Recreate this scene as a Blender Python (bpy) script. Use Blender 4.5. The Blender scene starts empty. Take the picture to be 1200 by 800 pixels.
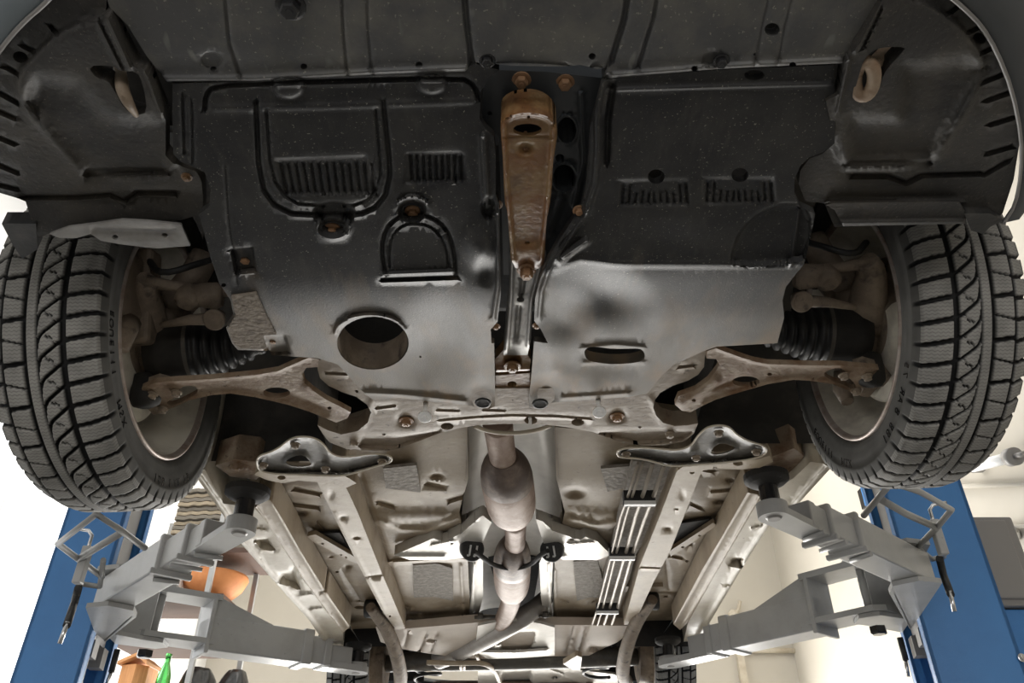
import bpy, bmesh, math, random
import numpy as np
from mathutils import Vector, Matrix
from mathutils.geometry import delaunay_2d_cdt

rnd = random.Random(7)
C = bpy.context.scene.collection
S = bpy.context.scene
PITCH = math.radians(33.8)
FOC = 910.0
CP, SP = math.cos(PITCH), math.sin(PITCH)
ROLL = 0.027          # the car hangs a little higher on its right side
FLOOR_Z = -0.95

# ---------------------------------------------------------------- camera
cam_data = bpy.data.cameras.new('camera')
cam_data.lens = FOC / 1200 * 36
cam_data.sensor_width = 36
cam_data.clip_start = 0.02
cam = bpy.data.objects.new('camera', cam_data)
cam.rotation_euler = (math.pi / 2 + PITCH, 0, 0)
C.objects.link(cam)
S.camera = cam

# ---------------------------------------------------------------- world, lights, exposure
W = bpy.data.worlds.new('daylight'); S.world = W
W.use_nodes = True
W.node_tree.nodes['Background'].inputs[0].default_value = (0.80, 0.90, 1.0, 1)
W.node_tree.nodes['Background'].inputs[1].default_value = 1.0
S.view_settings.view_transform = 'Standard'
S.view_settings.look = 'None'
S.view_settings.exposure = 0.40
S.view_settings.gamma = 1.0

def area(name, loc, target, sx, sy, energy, color=(1, 1, 1)):
    d = bpy.data.lights.new(name, 'AREA')
    d.shape = 'RECTANGLE'; d.size = sx; d.size_y = sy; d.energy = energy; d.color = color
    o = bpy.data.objects.new(name, d)
    o.location = loc
    o.rotation_euler = (Vector(target) - Vector(loc)).to_track_quat('-Z', 'Y').to_euler()
    C.objects.link(o)
    return o
# daylight through the open rear gate and the big left window, tubes under the ceiling at the rear
area('rear_gate_daylight', (0.0, 7.55, 0.0), (0.0, 0.0, 0.1), 4.2, 1.9, 330, (1.0, 0.97, 0.92))
area('ceiling_tubes_left', (-1.9, 4.6, 3.1), (-1.9, 4.6, 0), 0.4, 3.6, 25, (1.0, 0.97, 0.92))
area('ceiling_tubes_right', (1.9, 4.6, 3.1), (1.9, 4.6, 0), 0.4, 3.6, 25, (1.0, 0.97, 0.92))
area('front_fill_light', (0.0, -3.6, 0.75), (0.0, 2.0, 0.6), 4.6, 1.9, 75, (1.0, 0.98, 0.96))  # added fill, no opening in the front wall; brightens posts and tyres

# ---------------------------------------------------------------- photo rays -> world points
def ray(px, py):
    u = (px - 600) / FOC; w = (400 - py) / FOC
    return u, CP - w * SP, SP + w * CP
def onz(px, py, z):
    px = np.asarray(px, float); py = np.asarray(py, float)
    u, d, h = ray(px, py)
    t = z / (h - ROLL * u)
    return np.stack(np.broadcast_arrays(t * u, t * d, t * h), -1)
def ony(px, py, y):
    u, d, h = ray(px, py); t = y / d
    return Vector((t * u, y, t * h))
def onx(px, py, x):
    u, d, h = ray(px, py); t = x / u
    return Vector((x, t * d, t * h))
def pz(px, py, z):
    return Vector(onz(px, py, z).tolist())
def mir(pts):         # the same point on the other flank of the car
    return [(1198 - x, y - 0.0245 * (1198 - 2 * x)) for x, y in pts]

# ---------------------------------------------------------------- materials
def new_mat(name):
    m = bpy.data.materials.new(name); m.use_nodes = True
    return m, m.node_tree.nodes, m.node_tree.links, m.node_tree.nodes['Principled BSDF']
MATS = {}
def mat(name, base, rough=0.5, metal=0.0, layers=(), bump=None, spec=0.5, dust=None, stretch=None, emit=None):
    """layers: (colour, noise scale, low, high, detail[, stretch]); dust: (colour, y0, y1, amount)"""
    m, N, L, B = new_mat(name)
    tc = N.new('ShaderNodeTexCoord')
    def coords(st):
        if not st: return tc.outputs['Object']
        mp = N.new('ShaderNodeMapping'); mp.inputs['Scale'].default_value = st
        L.new(tc.outputs['Object'], mp.inputs['Vector']); return mp.outputs['Vector']
    col = None
    def mix(fac, c, prev):
        x = N.new('ShaderNodeMix'); x.data_type = 'RGBA'
        L.new(fac, x.inputs[0])
        if prev is None: x.inputs[6].default_value = (*base, 1)
        else: L.new(prev, x.inputs[6])
        x.inputs[7].default_value = (*c, 1)
        return x.outputs[2]
    for ly in layers:
        c, sc, lo, hi, det = ly[:5]
        n = N.new('ShaderNodeTexNoise'); n.inputs['Scale'].default_value = sc; n.inputs['Detail'].default_value = det
        n.inputs['Roughness'].default_value = 0.62
        L.new(coords(ly[5] if len(ly) > 5 else None), n.inputs['Vector'])
        r = N.new('ShaderNodeMapRange'); r.inputs['From Min'].default_value = lo; r.inputs['From Max'].default_value = hi
        L.new(n.outputs['Fac'], r.inputs['Value'])
        col = mix(r.outputs['Result'], c, col)
    rough_in = None
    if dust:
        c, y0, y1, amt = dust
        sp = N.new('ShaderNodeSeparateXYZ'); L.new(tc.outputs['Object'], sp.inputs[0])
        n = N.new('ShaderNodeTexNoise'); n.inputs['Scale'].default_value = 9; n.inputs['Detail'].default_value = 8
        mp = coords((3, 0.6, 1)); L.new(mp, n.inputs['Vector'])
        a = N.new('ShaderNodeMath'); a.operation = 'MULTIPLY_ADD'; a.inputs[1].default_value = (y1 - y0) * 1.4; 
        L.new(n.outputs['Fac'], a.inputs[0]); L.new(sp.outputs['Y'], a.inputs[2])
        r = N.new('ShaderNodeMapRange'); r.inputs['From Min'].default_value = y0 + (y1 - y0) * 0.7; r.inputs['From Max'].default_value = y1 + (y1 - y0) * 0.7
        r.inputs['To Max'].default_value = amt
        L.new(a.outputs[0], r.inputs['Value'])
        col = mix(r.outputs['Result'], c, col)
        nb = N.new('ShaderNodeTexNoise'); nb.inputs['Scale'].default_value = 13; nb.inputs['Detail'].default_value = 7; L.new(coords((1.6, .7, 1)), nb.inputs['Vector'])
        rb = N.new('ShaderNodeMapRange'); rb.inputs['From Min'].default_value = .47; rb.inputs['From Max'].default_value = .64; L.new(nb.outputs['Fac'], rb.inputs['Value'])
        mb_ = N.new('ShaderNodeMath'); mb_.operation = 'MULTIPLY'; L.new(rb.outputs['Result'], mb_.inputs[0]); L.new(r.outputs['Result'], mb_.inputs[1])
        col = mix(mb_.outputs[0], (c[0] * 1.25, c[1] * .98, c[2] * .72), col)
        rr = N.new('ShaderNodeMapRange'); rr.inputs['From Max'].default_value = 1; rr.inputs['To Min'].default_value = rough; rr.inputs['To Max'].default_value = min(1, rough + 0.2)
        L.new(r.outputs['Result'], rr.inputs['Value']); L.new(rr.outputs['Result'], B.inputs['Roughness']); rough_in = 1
    if col is None: B.inputs['Base Color'].default_value = (*base, 1)
    else: L.new(col, B.inputs['Base Color'])
    if not rough_in: B.inputs['Roughness'].default_value = rough
    B.inputs['Metallic'].default_value = metal
    B.inputs['Specular IOR Level'].default_value = spec
    if bump:
        sc, st = bump[:2]
        n = N.new('ShaderNodeTexNoise'); n.inputs['Scale'].default_value = sc; n.inputs['Detail'].default_value = 6
        L.new(coords(bump[2] if len(bump) > 2 else None), n.inputs['Vector'])
        b = N.new('ShaderNodeBump'); b.inputs['Strength'].default_value = st; b.inputs['Distance'].default_value = 0.004
        L.new(n.outputs['Fac'], b.inputs['Height']); L.new(b.outputs['Normal'], B.inputs['Normal'])
    if emit:
        B.inputs['Emission Color'].default_value = (*emit[0], 1); B.inputs['Emission Strength'].default_value = emit[1]
    MATS[name] = m
    return m

GRIT = ((.20, .19, .16), 330, .66, .72, 2)
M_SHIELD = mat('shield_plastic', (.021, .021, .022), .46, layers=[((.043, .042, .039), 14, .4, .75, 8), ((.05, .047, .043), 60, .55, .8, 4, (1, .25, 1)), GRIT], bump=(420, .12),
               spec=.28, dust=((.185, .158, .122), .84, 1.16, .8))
M_PANEL = mat('bumper_plastic', (.068, .068, .069), .45, layers=[((.15, .142, .12), 10, .45, .75, 8), ((.22, .21, .18), 200, .64, .70, 3), ((.15, .15, .14), 38, .66, .72, 2, (1, .35, 1))], bump=(300, .2))
M_LINER = mat('liner_plastic', (.022, .0205, .019), .6, layers=[((.058, .05, .038), 9, .42, .7, 8), ((.10, .088, .07), 300, .64, .74, 2)], bump=(160, .3))
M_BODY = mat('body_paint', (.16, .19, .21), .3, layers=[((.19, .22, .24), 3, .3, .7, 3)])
M_BODYD = mat('wing_shade_and_black_plate', (.05, .055, .06), .35, layers=[((.06, .065, .07), 5, .3, .7, 3)])  # darker body paint holds the right wing's shade; also colours the black crossmember
M_STEEL = mat('subframe_steel', (.29, .235, .175), .55, layers=[((.17, .12, .08), 16, .45, .72, 9), ((.09, .06, .04), 60, .60, .70, 6), ((.38, .33, .26), 25, .60, .8, 6), ((.17, .09, .05), 11, .62, .74, 6)], bump=(90, .25), spec=.4)
M_ARM = mat('control_arm_rust', (.28, .21, .145), .6, layers=[((.16, .085, .042), 22, .43, .68, 9), ((.36, .29, .21), 30, .55, .8, 6), ((.10, .055, .03), 60, .62, .7, 6)], bump=(110, .45), spec=.4)
M_BRACE = mat('brace_steel', (.075, .067, .055), .45, layers=[((.17, .15, .12), 18, .48, .75, 8), ((.07, .05, .035), 50, .6, .7, 5)], bump=(90, .2))
M_RUST = mat('mount_rust', (.18, .085, .032), .40, layers=[((.28, .20, .10), 20, .45, .72, 9), ((.075, .032, .016), 26, .52, .72, 8), ((.42, .35, .25), 40, .64, .8, 6)], bump=(140, .3), spec=.5)
M_BOLTR = mat('rusty_bolt', (.28, .14, .065), .5, layers=[((.38, .26, .15), 60, .45, .7, 5)], bump=(200, .3))
M_ZINC = mat('zinc_bolt', (.90, .90, .89), .3, .05)
M_ALU = mat('channel_alloy', (.30, .29, .275), .42, .35, layers=[((.16, .15, .14), 14, .45, .7, 7)], bump=(120, .1))
M_HEAT = mat('heat_shield', (.56, .53, .475), .45, .2, layers=[((.45, .42, .37), 12, .45, .7, 8)], bump=(14, .35))
M_PAN = mat('floor_paint', (.37, .295, .205), .55, layers=[((.23, .175, .115), 7, .42, .7, 9), ((.47, .40, .30), 16, .55, .8, 7), ((.20, .15, .11), 70, .64, .71, 5)], bump=(120, .15))
M_RAIL = mat('rail_paint', (.41, .335, .24), .5, layers=[((.28, .215, .145), 9, .42, .7, 9), ((.24, .18, .13), 45, .63, .72, 6)], bump=(120, .15))
M_SILL = mat('sill_paint', (.56, .505, .405), .45, layers=[((.42, .35, .26), 9, .45, .72, 9), ((.30, .23, .16), 50, .65, .74, 6)], bump=(120, .1))
M_PAD = mat('sound_pad', (.24, .215, .185), .8, layers=[((.33, .30, .26), 60, .45, .6, 5)], bump=(70, 1.0))
M_EXH = mat('exhaust_steel', (.34, .245, .195), .55, .2, layers=[((.20, .125, .09), 22, .42, .68, 9), ((.46, .37, .30), 40, .55, .8, 6), ((.20, .11, .07), 70, .62, .72, 5)], bump=(130, .25))
M_EXHD = mat('exhaust_cone', (.12, .09, .075), .5, .3, layers=[((.26, .20, .165), 24, .45, .7, 7)], bump=(150, .2))
M_LINE = mat('brake_line', (.36, .315, .26), .48, .2)
M_CRUST = mat('dirt_crust', (.17, .14, .11), .9, layers=[((.08, .062, .046), 70, .50, .66, 6), ((.24, .205, .155), 60, .55, .75, 5)], bump=(120, 1.0))
M_RUB = mat('black_rubber', (.018, .018, .018), .5, layers=[((.05, .047, .042), 30, .5, .75, 6)], bump=(160, .15))
M_DARK = mat('grimy_black', (.016, .015, .014), .8, layers=[((.035, .031, .026), 14, .45, .7, 6)], bump=(60, .3))
M_HOUSE = mat('housing_undercoat', (.040, .037, .033), .7, layers=[((.085, .075, .062), 12, .45, .7, 8)], bump=(50, .4))
M_KNUC = mat('knuckle_iron', (.20, .155, .115), .65, layers=[((.31, .25, .19), 24, .45, .7, 8), ((.06, .045, .035), 30, .55, .7, 6)], bump=(110, .4))
M_RIM = mat('rim_steel', (.80, .76, .66), .4, .1, layers=[((.48, .44, .38), 14, .45, .7, 8)], bump=(120, .08))
M_RIML = mat('rim_lip', (.46, .40, .36), .45, .4, layers=[((.28, .20, .155), 30, .45, .7, 8)])
M_TANK = mat('tank_plastic', (.52, .44, .36), .6, layers=[((.42, .35, .28), 8, .42, .7, 8)], bump=(90, .1))
M_GREY = mat('lift_arm_grey', (.37, .37, .365), .38, layers=[((.31, .31, .30), 8, .42, .7, 6), ((.22, .21, .20), 60, .66, .74, 5)], bump=(220, .08))
M_BLUE = mat('post_blue', (.045, .19, .46), .45, layers=[((.04, .165, .41), 5, .4, .7, 6)], bump=(420, .12))
M_BLK = mat('black_steel', (.014, .014, .015), .25)
M_CHROME = mat('bare_steel', (.60, .60, .60), .25, 1.0)
M_BOX = mat('box_grey', (.22, .21, .20), .45, bump=(300, .06))
M_WALL = mat('plaster', (.52, .485, .42), .85, layers=[((.49, .455, .39), 1.2, .4, .7, 6)], bump=(60, .08))
M_GATE = mat('gate_panel_grey', (.25, .25, .25), .6)
M_PIPE = mat('tail_pipe_grey', (.33, .31, .29), .45, .4, layers=[((.24, .21, .18), 14, .45, .7, 7)], bump=(120, .1))
M_WALLW = mat('white_plaster', (.82, .82, .81), .85, bump=(60, .05))
M_FLOOR = mat('concrete', (.27, .265, .255), .4, layers=[((.20, .195, .185), 2, .4, .7, 8)], bump=(40, .05))
M_WOODB = mat('brown_board', (.055, .023, .012), .55, layers=[((.09, .04, .02), 6, .42, .7, 8, (1, 12, 12))])
M_ORANGE = mat('orange_clay', (.62, .24, .08), .7, layers=[((.50, .17, .05), 9, .45, .7, 6)])
M_PINE = mat('pine_wood', (.68, .33, .13), .55, layers=[((.55, .24, .09), 8, .42, .7, 8, (10, 10, 1))])
M_CARD = mat('cardboard', (.33, .27, .19), .85, layers=[((.24, .20, .14), 20, .42, .7, 6)])
M_CARDG = mat('cardboard_edge', (.17, .15, .12), .85)
M_BAG = mat('black_bag', (.015, .015, .015), .28, bump=(30, .8))
def glass(name, col):
    m, N, L, B = new_mat(name)
    B.inputs['Base Color'].default_value = (*col, 1); B.inputs['Roughness'].default_value = .12
    B.inputs['Transmission Weight'].default_value = .75
    return m
M_GREEN = glass('green_bottle_plastic', (.10, .55, .12))
M_LBL = mat('white_plastic', (.75, .75, .74), .4)
M_KNOB = mat('orange_knob', (.75, .30, .03), .4)

# ---------------------------------------------------------------- object helpers
def tag(o, label=None, cat=None, group=None, kind=None):
    if label: o['label'] = label
    if cat: o['category'] = cat
    if group: o['group'] = group
    if kind: o['kind'] = kind
    return o
def thing(name, loc, label, cat, group=None):
    o = bpy.data.objects.new(name, None); o.location = loc; o.empty_display_size = .05
    C.objects.link(o); tag(o, label, cat, group)
    return o
def base_of(o):
    return Vector((0, 0, 0)) if o.parent else Vector(o.location)     # parts sit at the world origin
def obj(name, me, material, parent=None, smooth=None):
    """link a mesh whose vertices are in world space"""
    if isinstance(me, MB): me = me.mesh(name)
    o = bpy.data.objects.new(name, me)
    if material and not len(me.materials): me.materials.append(material)
    C.objects.link(o)
    if parent:
        o.parent = parent
        o.matrix_parent_inverse = Matrix.Translation(-base_of(parent))
    return o

class MB:
    def __init__(s): s.v = []; s.f = []; s.sm = []
    def add(s, vs, fs, smooth=False):
        n = len(s.v); s.v += [tuple(v) for v in vs]
        s.f += [tuple(i + n for i in f) for f in fs]; s.sm += [smooth] * len(fs)
        return s
    def box(s, lo, hi, M=None, bev=0.0):
        x0, y0, z0 = lo; x1, y1, z1 = hi
        if bev <= 0:
            vs = [(x0,y0,z0),(x1,y0,z0),(x1,y1,z0),(x0,y1,z0),(x0,y0,z1),(x1,y0,z1),(x1,y1,z1),(x0,y1,z1)]
            fs = [(3,2,1,0),(4,5,6,7),(0,1,5,4),(1,2,6,5),(2,3,7,6),(3,0,4,7)]
        else:
            bm = bmesh.new(); bmesh.ops.create_cube(bm, size=1)
            bmesh.ops.transform(bm, matrix=Matrix.Translation(((x0+x1)/2,(y0+y1)/2,(z0+z1)/2)) @ Matrix.Diagonal((x1-x0,y1-y0,z1-z0,1)), verts=bm.verts)
            bmesh.ops.bevel(bm, geom=bm.edges[:], offset=bev, segments=2, affect='EDGES', profile=.5)
            bm.verts.index_update()
            vs = [v.co[:] for v in bm.verts]; fs = [[v.index for v in f.verts] for f in bm.faces]; bm.free()
        if M is not None: vs = [M @ Vector(v) for v in vs]
        return s.add(vs, fs)
    def prism(s, poly, z0, z1, M=None):
        n = len(poly)
        vs = [(x, y, z0) for x, y in poly] + [(x, y, z1) for x, y in poly]
        fs = [tuple(range(n - 1, -1, -1)), tuple(range(n, 2 * n))] + [(i, (i+1) % n, n + (i+1) % n, n + i) for i in range(n)]
        if M is not None: vs = [M @ Vector(v) for v in vs]
        return s.add(vs, fs)
    def lathe(s, prof, origin, axis, seg=24, smooth=True, cap=True, a0=0, a1=2 * math.pi, phase=None):
        """prof: (distance along axis, radius)"""
        ax = Vector(axis).normalized(); o = Vector(origin)
        ref = Vector((0, 0, 1)) if abs(ax.z) < .9 else Vector((1, 0, 0))
        if phase: ref = Vector(phase)
        u = (ref - ax * ref.dot(ax)).normalized(); w = ax.cross(u)
        full = abs(a1 - a0 - 2 * math.pi) < 1e-6
        k = seg if full else seg + 1
        vs = []
        for t, r in prof:
            for i in range(k):
                a = a0 + (a1 - a0) * i / seg
                vs.append(o + ax * t + (u * math.cos(a) + w * math.sin(a)) * r)
        fs = []
        for j in range(len(prof) - 1):
            for i in range(seg):
                i2 = (i + 1) % k
                fs.append((j*k+i, j*k+i2, (j+1)*k+i2, (j+1)*k+i))
        s.add(vs, fs, smooth)
        if cap and full:
            n = len(s.v) - len(vs)
            s.f.append(tuple(n + i for i in range(k))[::-1]); s.sm.append(False)
            s.f.append(tuple(n + (len(prof)-1)*k + i for i in range(k))); s.sm.append(False)
        return s
    def cyl(s, a, b, r, seg=16, r2=None):
        a = Vector(a); b = Vector(b); d = b - a
        return s.lathe([(0, r), (d.length, r if r2 is None else r2)], a, d, seg)
    def tube(s, pts, r, seg=10, cap=True, smooth_path=0):
        P = [Vector(p) for p in pts]
        R = list(r) if hasattr(r, '__len__') else [r] * len(P)
        for _ in range(smooth_path):
            Q = [P[0]]; T = [R[0]]
            for i in range(len(P) - 1):
                Q += [P[i].lerp(P[i+1], .25), P[i].lerp(P[i+1], .75)]
                T += [R[i]*.75 + R[i+1]*.25, R[i]*.25 + R[i+1]*.75]
            P = Q + [P[-1]]; R = T + [R[-1]]
        vs = []; u = None
        for i, p in enumerate(P):
            t = (P[min(i+1, len(P)-1)] - P[max(i-1, 0)]).normalized()
            if u is None:
                ref = Vector((0, 0, 1)) if abs(t.z) < .9 else Vector((1, 0, 0))
                u = (ref - t * ref.dot(t)).normalized()
            else: u = (u - t * u.dot(t)).normalized()
            w = t.cross(u)
            for k in range(seg):
                a = 2 * math.pi * k / seg
                vs.append(p + (u * math.cos(a) + w * math.sin(a)) * R[i])
        fs = []
        for i in range(len(P) - 1):
            for k in range(seg):
                fs.append((i*seg+k, i*seg+(k+1) % seg, (i+1)*seg+(k+1) % seg, (i+1)*seg+k))
        n0 = len(s.v)
        s.add(vs, fs, True)
        if cap:
            s.f.append(tuple(n0 + k for k in range(seg))[::-1]); s.sm.append(False)
            s.f.append(tuple(n0 + (len(P)-1)*seg + k for k in range(seg))); s.sm.append(False)
        return s
    def mesh(s, name):
        me = bpy.data.meshes.new(name); me.from_pydata(s.v, [], s.f)
        me.polygons.foreach_set('use_smooth', s.sm); me.update()
        return me

# ---------------------------------------------------------------- pressed sheets traced on the car's underside
def dens(poly, step, closed=True):
    out = []; n = len(poly)
    for i in range(n if closed else n - 1):
        a = np.array(poly[i], float); b = np.array(poly[(i+1) % n], float)
        k = max(1, int(round(np.hypot(*(b - a)) / step)))
        for j in range(k): out.append(a + (b - a) * j / k)
    if not closed: out.append(np.array(poly[-1], float))
    return np.array(out)
def chaikin(poly, it, closed=True):
    P = [np.array(p, float) for p in poly]
    for _ in range(it):
        Q = [] if closed else [P[0]]
        n = len(P)
        for i in range(n if closed else n - 1):
            a, b = P[i], P[(i+1) % n]
            Q += [a * .75 + b * .25, a * .25 + b * .75]
        if not closed: Q.append(P[-1])
        P = Q
    return [tuple(p) for p in P]
def ell(cx, cy, rx, ry, n=28, rot=0.0):
    c, s = math.cos(rot), math.sin(rot)
    return [(cx + rx*math.cos(a)*c - ry*math.sin(a)*s, cy + rx*math.cos(a)*s + ry*math.sin(a)*c) for a in np.linspace(0, 2*math.pi, n, endpoint=False)]
def inside(P, poly):
    poly = np.asarray(poly, float); x, y = P[:, 0], P[:, 1]; r = np.zeros(len(P), bool)
    n = len(poly); j = n - 1
    for i in range(n):
        xi, yi = poly[i]; xj, yj = poly[j]
        if yi != yj:
            r ^= ((yi > y) != (yj > y)) & (x < (xj - xi) * (y - yi) / (yj - yi) + xi)
        j = i
    return r
def segdist(P, line, closed=False):
    line = np.asarray(line, float)
    best = np.full(len(P), 1e9)
    n = len(line)
    for i in range(n if closed else n - 1):
        a = line[i]; d = line[(i+1) % n] - a; L2 = d @ d + 1e-12
        t = np.clip(((P - a) @ d) / L2, 0, 1)
        q = P - a - t[:, None] * d
        best = np.minimum(best, np.sqrt((q * q).sum(1)))
    return best
def smooth01(x):
    x = np.clip(x, 0, 1); return x * x * (3 - 2 * x)
# relief features; d > 0 bulges down towards the viewer, d < 0 is pressed up
class Line:
    def __init__(s, pts, w, d, closed=False, rnd=0): s.p = chaikin(pts, rnd, closed) if rnd else pts; s.w = w; s.d = d; s.c = closed
    def z(s, P): return s.d * smooth01(1.25 - segdist(P, s.p, s.c) / s.w)
    def pts(s):
        D = dens(s.p, max(1.6, s.w * .9), s.c); out = [D]
        t = np.gradient(D, axis=0); t /= np.hypot(t[:, 0], t[:, 1])[:, None] + 1e-9
        nrm = np.stack([-t[:, 1], t[:, 0]], 1)
        for k in (-1.25, -.75, -.25, .25, .75, 1.25): out.append(D + nrm * s.w * k)
        return np.concatenate(out)
class Flat:
    def __init__(s, poly, d, soft=4, rnd=0): s.p = chaikin(poly, rnd) if rnd else poly; s.d = d; s.s = soft
    def z(s, P):
        sd = segdist(P, s.p, True); sd = np.where(inside(P, s.p), sd, -sd)
        return s.d * smooth01(.5 + sd / s.s)
    def pts(s):
        D = dens(s.p, max(2.0, s.s * .8), True); out = [D]
        t = np.gradient(D, axis=0); t /= np.hypot(t[:, 0], t[:, 1])[:, None] + 1e-9
        nrm = np.stack([-t[:, 1], t[:, 0]], 1)
        for k in (-.5, -.2, .2, .5): out.append(D + nrm * s.s * k)
        return np.concatenate(out)
class Bump:
    def __init__(s, cx, cy, rx, ry, d, rot=0): s.a = (cx, cy, rx, ry, rot); s.d = d
    def z(s, P):
        cx, cy, rx, ry, rot = s.a
        x = P[:, 0] - cx; y = P[:, 1] - cy; c, q = math.cos(rot), math.sin(rot)
        r = np.sqrt(((x*c + y*q) / rx)**2 + ((-x*q + y*c) / ry)**2)
        return s.d * smooth01(1 - r)
    def pts(s):
        cx, cy, rx, ry, rot = s.a
        return np.concatenate([np.array(ell(cx, cy, rx*k, ry*k, 20, rot)) for k in (.15, .35, .55, .75, .95)])

def sheet(name, outline, base, material, parent=None, holes=(), feats=(), step=7, thick=.0025, rnd=0, hole_depth=None, smooth=True, seg=None):
    seg = seg or step
    out = dens(chaikin(outline, rnd) if rnd else outline, seg)
    hl = [dens(h, min(seg, 3.5)) for h in holes]
    loops = [out] + hl
    allb = np.concatenate(loops)
    x0, y0 = out.min(0); x1, y1 = out.max(0)
    gx, gy = np.meshgrid(np.arange(x0 + step / 2, x1, step), np.arange(y0 + step / 2, y1, step))
    gx = gx + (np.arange(gx.shape[0]) % 2)[:, None] * step * .5
    G = [np.stack([gx.ravel(), gy.ravel()], 1)]
    fine = [f.pts() for f in feats]
    if fine: G = G + fine
    G = np.concatenate(G)
    ok = inside(G, out)
    for h in hl: ok &= ~inside(G, h)
    G = G[ok]
    # thin out: nothing close to a boundary, no near-duplicates
    cell = 0.62
    key = {}
    for k in map(tuple, np.round(allb / cell).astype(int)): key[k] = 1
    keep = []
    order = np.argsort(np.arange(len(G))[::-1], kind='stable') if fine else range(len(G))
    Q = np.round(G / cell).astype(int)
    for i in order:
        a, b = Q[i]
        if any((a + p, b + q) in key for p in (-1, 0, 1) for q in (-1, 0, 1)): continue
        key[(a, b)] = 1; keep.append(i)
    G = G[keep]
    pts = np.concatenate([allb, G]) if len(G) else allb
    edges = []; n = 0
    for l in loops:
        edges += [(n + i, n + (i + 1) % len(l)) for i in range(len(l))]; n += len(l)
    r = delaunay_2d_cdt([Vector(p) for p in pts.tolist()], edges, [], 2, 1e-5)
    V = np.array([v[:] for v in r[0]]); F = [tuple(f) for f in r[2]]
    zb = base(V[:, 0], V[:, 1]) if callable(base) else np.full(len(V), float(base))
    dz = np.zeros(len(V))
    for f in feats: dz += f.z(V)
    X = onz(V[:, 0], V[:, 1], zb - dz)
    # drop what lies in the holes, orient every face downwards
    FF = []
    cen = np.array([V[list(f)].mean(0) for f in F]); drop = ~inside(cen, out)
    for h in hl: drop |= inside(cen, h)
    for f, dr in zip(F, drop):
        if dr: continue
        a, b, c = X[f[0]], X[f[1]], X[f[2]]
        nz = (b[0]-a[0])*(c[1]-a[1]) - (b[1]-a[1])*(c[0]-a[0])
        FF.append(f if nz < 0 else f[::-1])
    cnt = {}
    for f in FF:
        for i in range(len(f)):
            e = (f[i], f[(i+1) % len(f)])
            cnt[e] = 1
    bd = [e for e in cnt if (e[1], e[0]) not in cnt]
    verts = X.tolist(); sm = [smooth] * len(FF)
    m1 = {}; m2 = {}
    depth = {}
    if hole_depth:
        hv = np.array([X[a] for a, b in bd])
        for hi, hd in hole_depth.items():
            hp = hl[hi]
            for a, b in bd:
                if segdist(V[[a]], hp, True)[0] < .6: depth[a] = hd; depth[b] = hd
    for a, b in bd:
        for k in (a, b):
            if k not in m1:
                m1[k] = len(verts); verts.append(X[k].tolist())
                m2[k] = len(verts); q = X[k].copy(); q[2] += depth.get(k, thick); verts.append(q.tolist())
        FF.append((m1[b], m1[a], m2[a], m2[b])); sm.append(True)
    me = bpy.data.meshes.new(name); me.from_pydata(verts, [], FF)
    me.polygons.foreach_set('use_smooth', sm); me.update()
    return obj(name, me, material, parent)
def prof(rows, soft=3):
    a = sorted(rows); xs = [r[0] for r in a]; zs = [r[1] for r in a]
    return lambda px, py: sum(np.interp(np.asarray(py) + soft * k, xs, zs) for k in (-1, -.6, -.2, .2, .6, 1)) / 6

BOLT = {}
def bolt(px, py, z, r, parent, material, name='bolt', h=None, ax=(0, 0, -1), flange=1.5):
    """hex head with flange, head pointing down; copies share the mesh"""
    k = (material.name, flange)
    if k not in BOLT:
        b = MB()
        b.lathe([(0, flange), (.28, flange), (.36, flange * .8)], (0, 0, 0), (0, 0, -1), 16, False)
        b.lathe([(.3, 1.0), (1.05, 1.0), (1.2, .82)], (0, 0, 0), (0, 0, -1), 6, False)
        b.lathe([(1.1, .45), (1.32, .38)], (0, 0, 0), (0, 0, -1), 8, False)
        BOLT[k] = b.mesh('bolt'); BOLT[k].materials.append(material)
    o = bpy.data.objects.new(name, BOLT[k]); C.objects.link(o)
    p = pz(px, py, z) if py is not None else Vector(px)
    M = Matrix.Translation(p) @ Vector((0, 0, -1)).rotation_difference(Vector(ax)).to_matrix().to_4x4() @ Matrix.Diagonal((r, r, h or r, 1))
    if parent:
        o.parent = parent; o.matrix_parent_inverse = Matrix.Translation(-base_of(parent))
    o.matrix_basis = M
    return o
# ---------------------------------------------------------------- the room
def struct(name, mb, material): return tag(obj(name, mb, material), kind='structure')
RX, LX, BY, FY, CZ = 2.55, -2.75, 7.4, -3.8, 3.3
struct('floor', MB().box((LX - .1, FY, FLOOR_Z - .1), (RX + .1, BY + 1.5, FLOOR_Z)), M_FLOOR)
struct('ceiling', MB().box((LX - .1, FY, CZ), (RX + .1, BY + .1, CZ + .1)), M_WALLW)
struct('wall_right', MB().box((RX, FY, FLOOR_Z), (RX + .1, BY, CZ)), M_WALL)
b = MB()                                                        # left wall with the big window opening
b.box((LX - .1, FY, FLOOR_Z), (LX, 3.0, CZ)); b.box((LX - .1, 5.0, FLOOR_Z), (LX, BY, CZ))
b.box((LX - .1, 3.0, 2.45), (LX, 5.0, CZ)); b.box((LX - .1, 3.0, FLOOR_Z), (LX, 5.0, -.6))
struct('wall_left', b, M_WALLW)
b = MB()                                                        # back wall over the open gate
b.box((LX, BY, FLOOR_Z), (-2.1, BY + .1, CZ)); b.box((2.1, BY, FLOOR_Z), (RX, BY + .1, CZ)); b.box((-2.1, BY, .95), (2.1, BY + .1, CZ))
struct('wall_back', b, M_WALL)
b = MB(); b.box((LX, FY - .1, FLOOR_Z), (-1.8, FY, CZ)); b.box((1.8, FY - .1, FLOOR_Z), (RX, FY, CZ)); b.box((-1.8, FY - .1, FLOOR_Z), (1.8, FY, CZ))
struct('wall_front', b, M_GATE)
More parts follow.
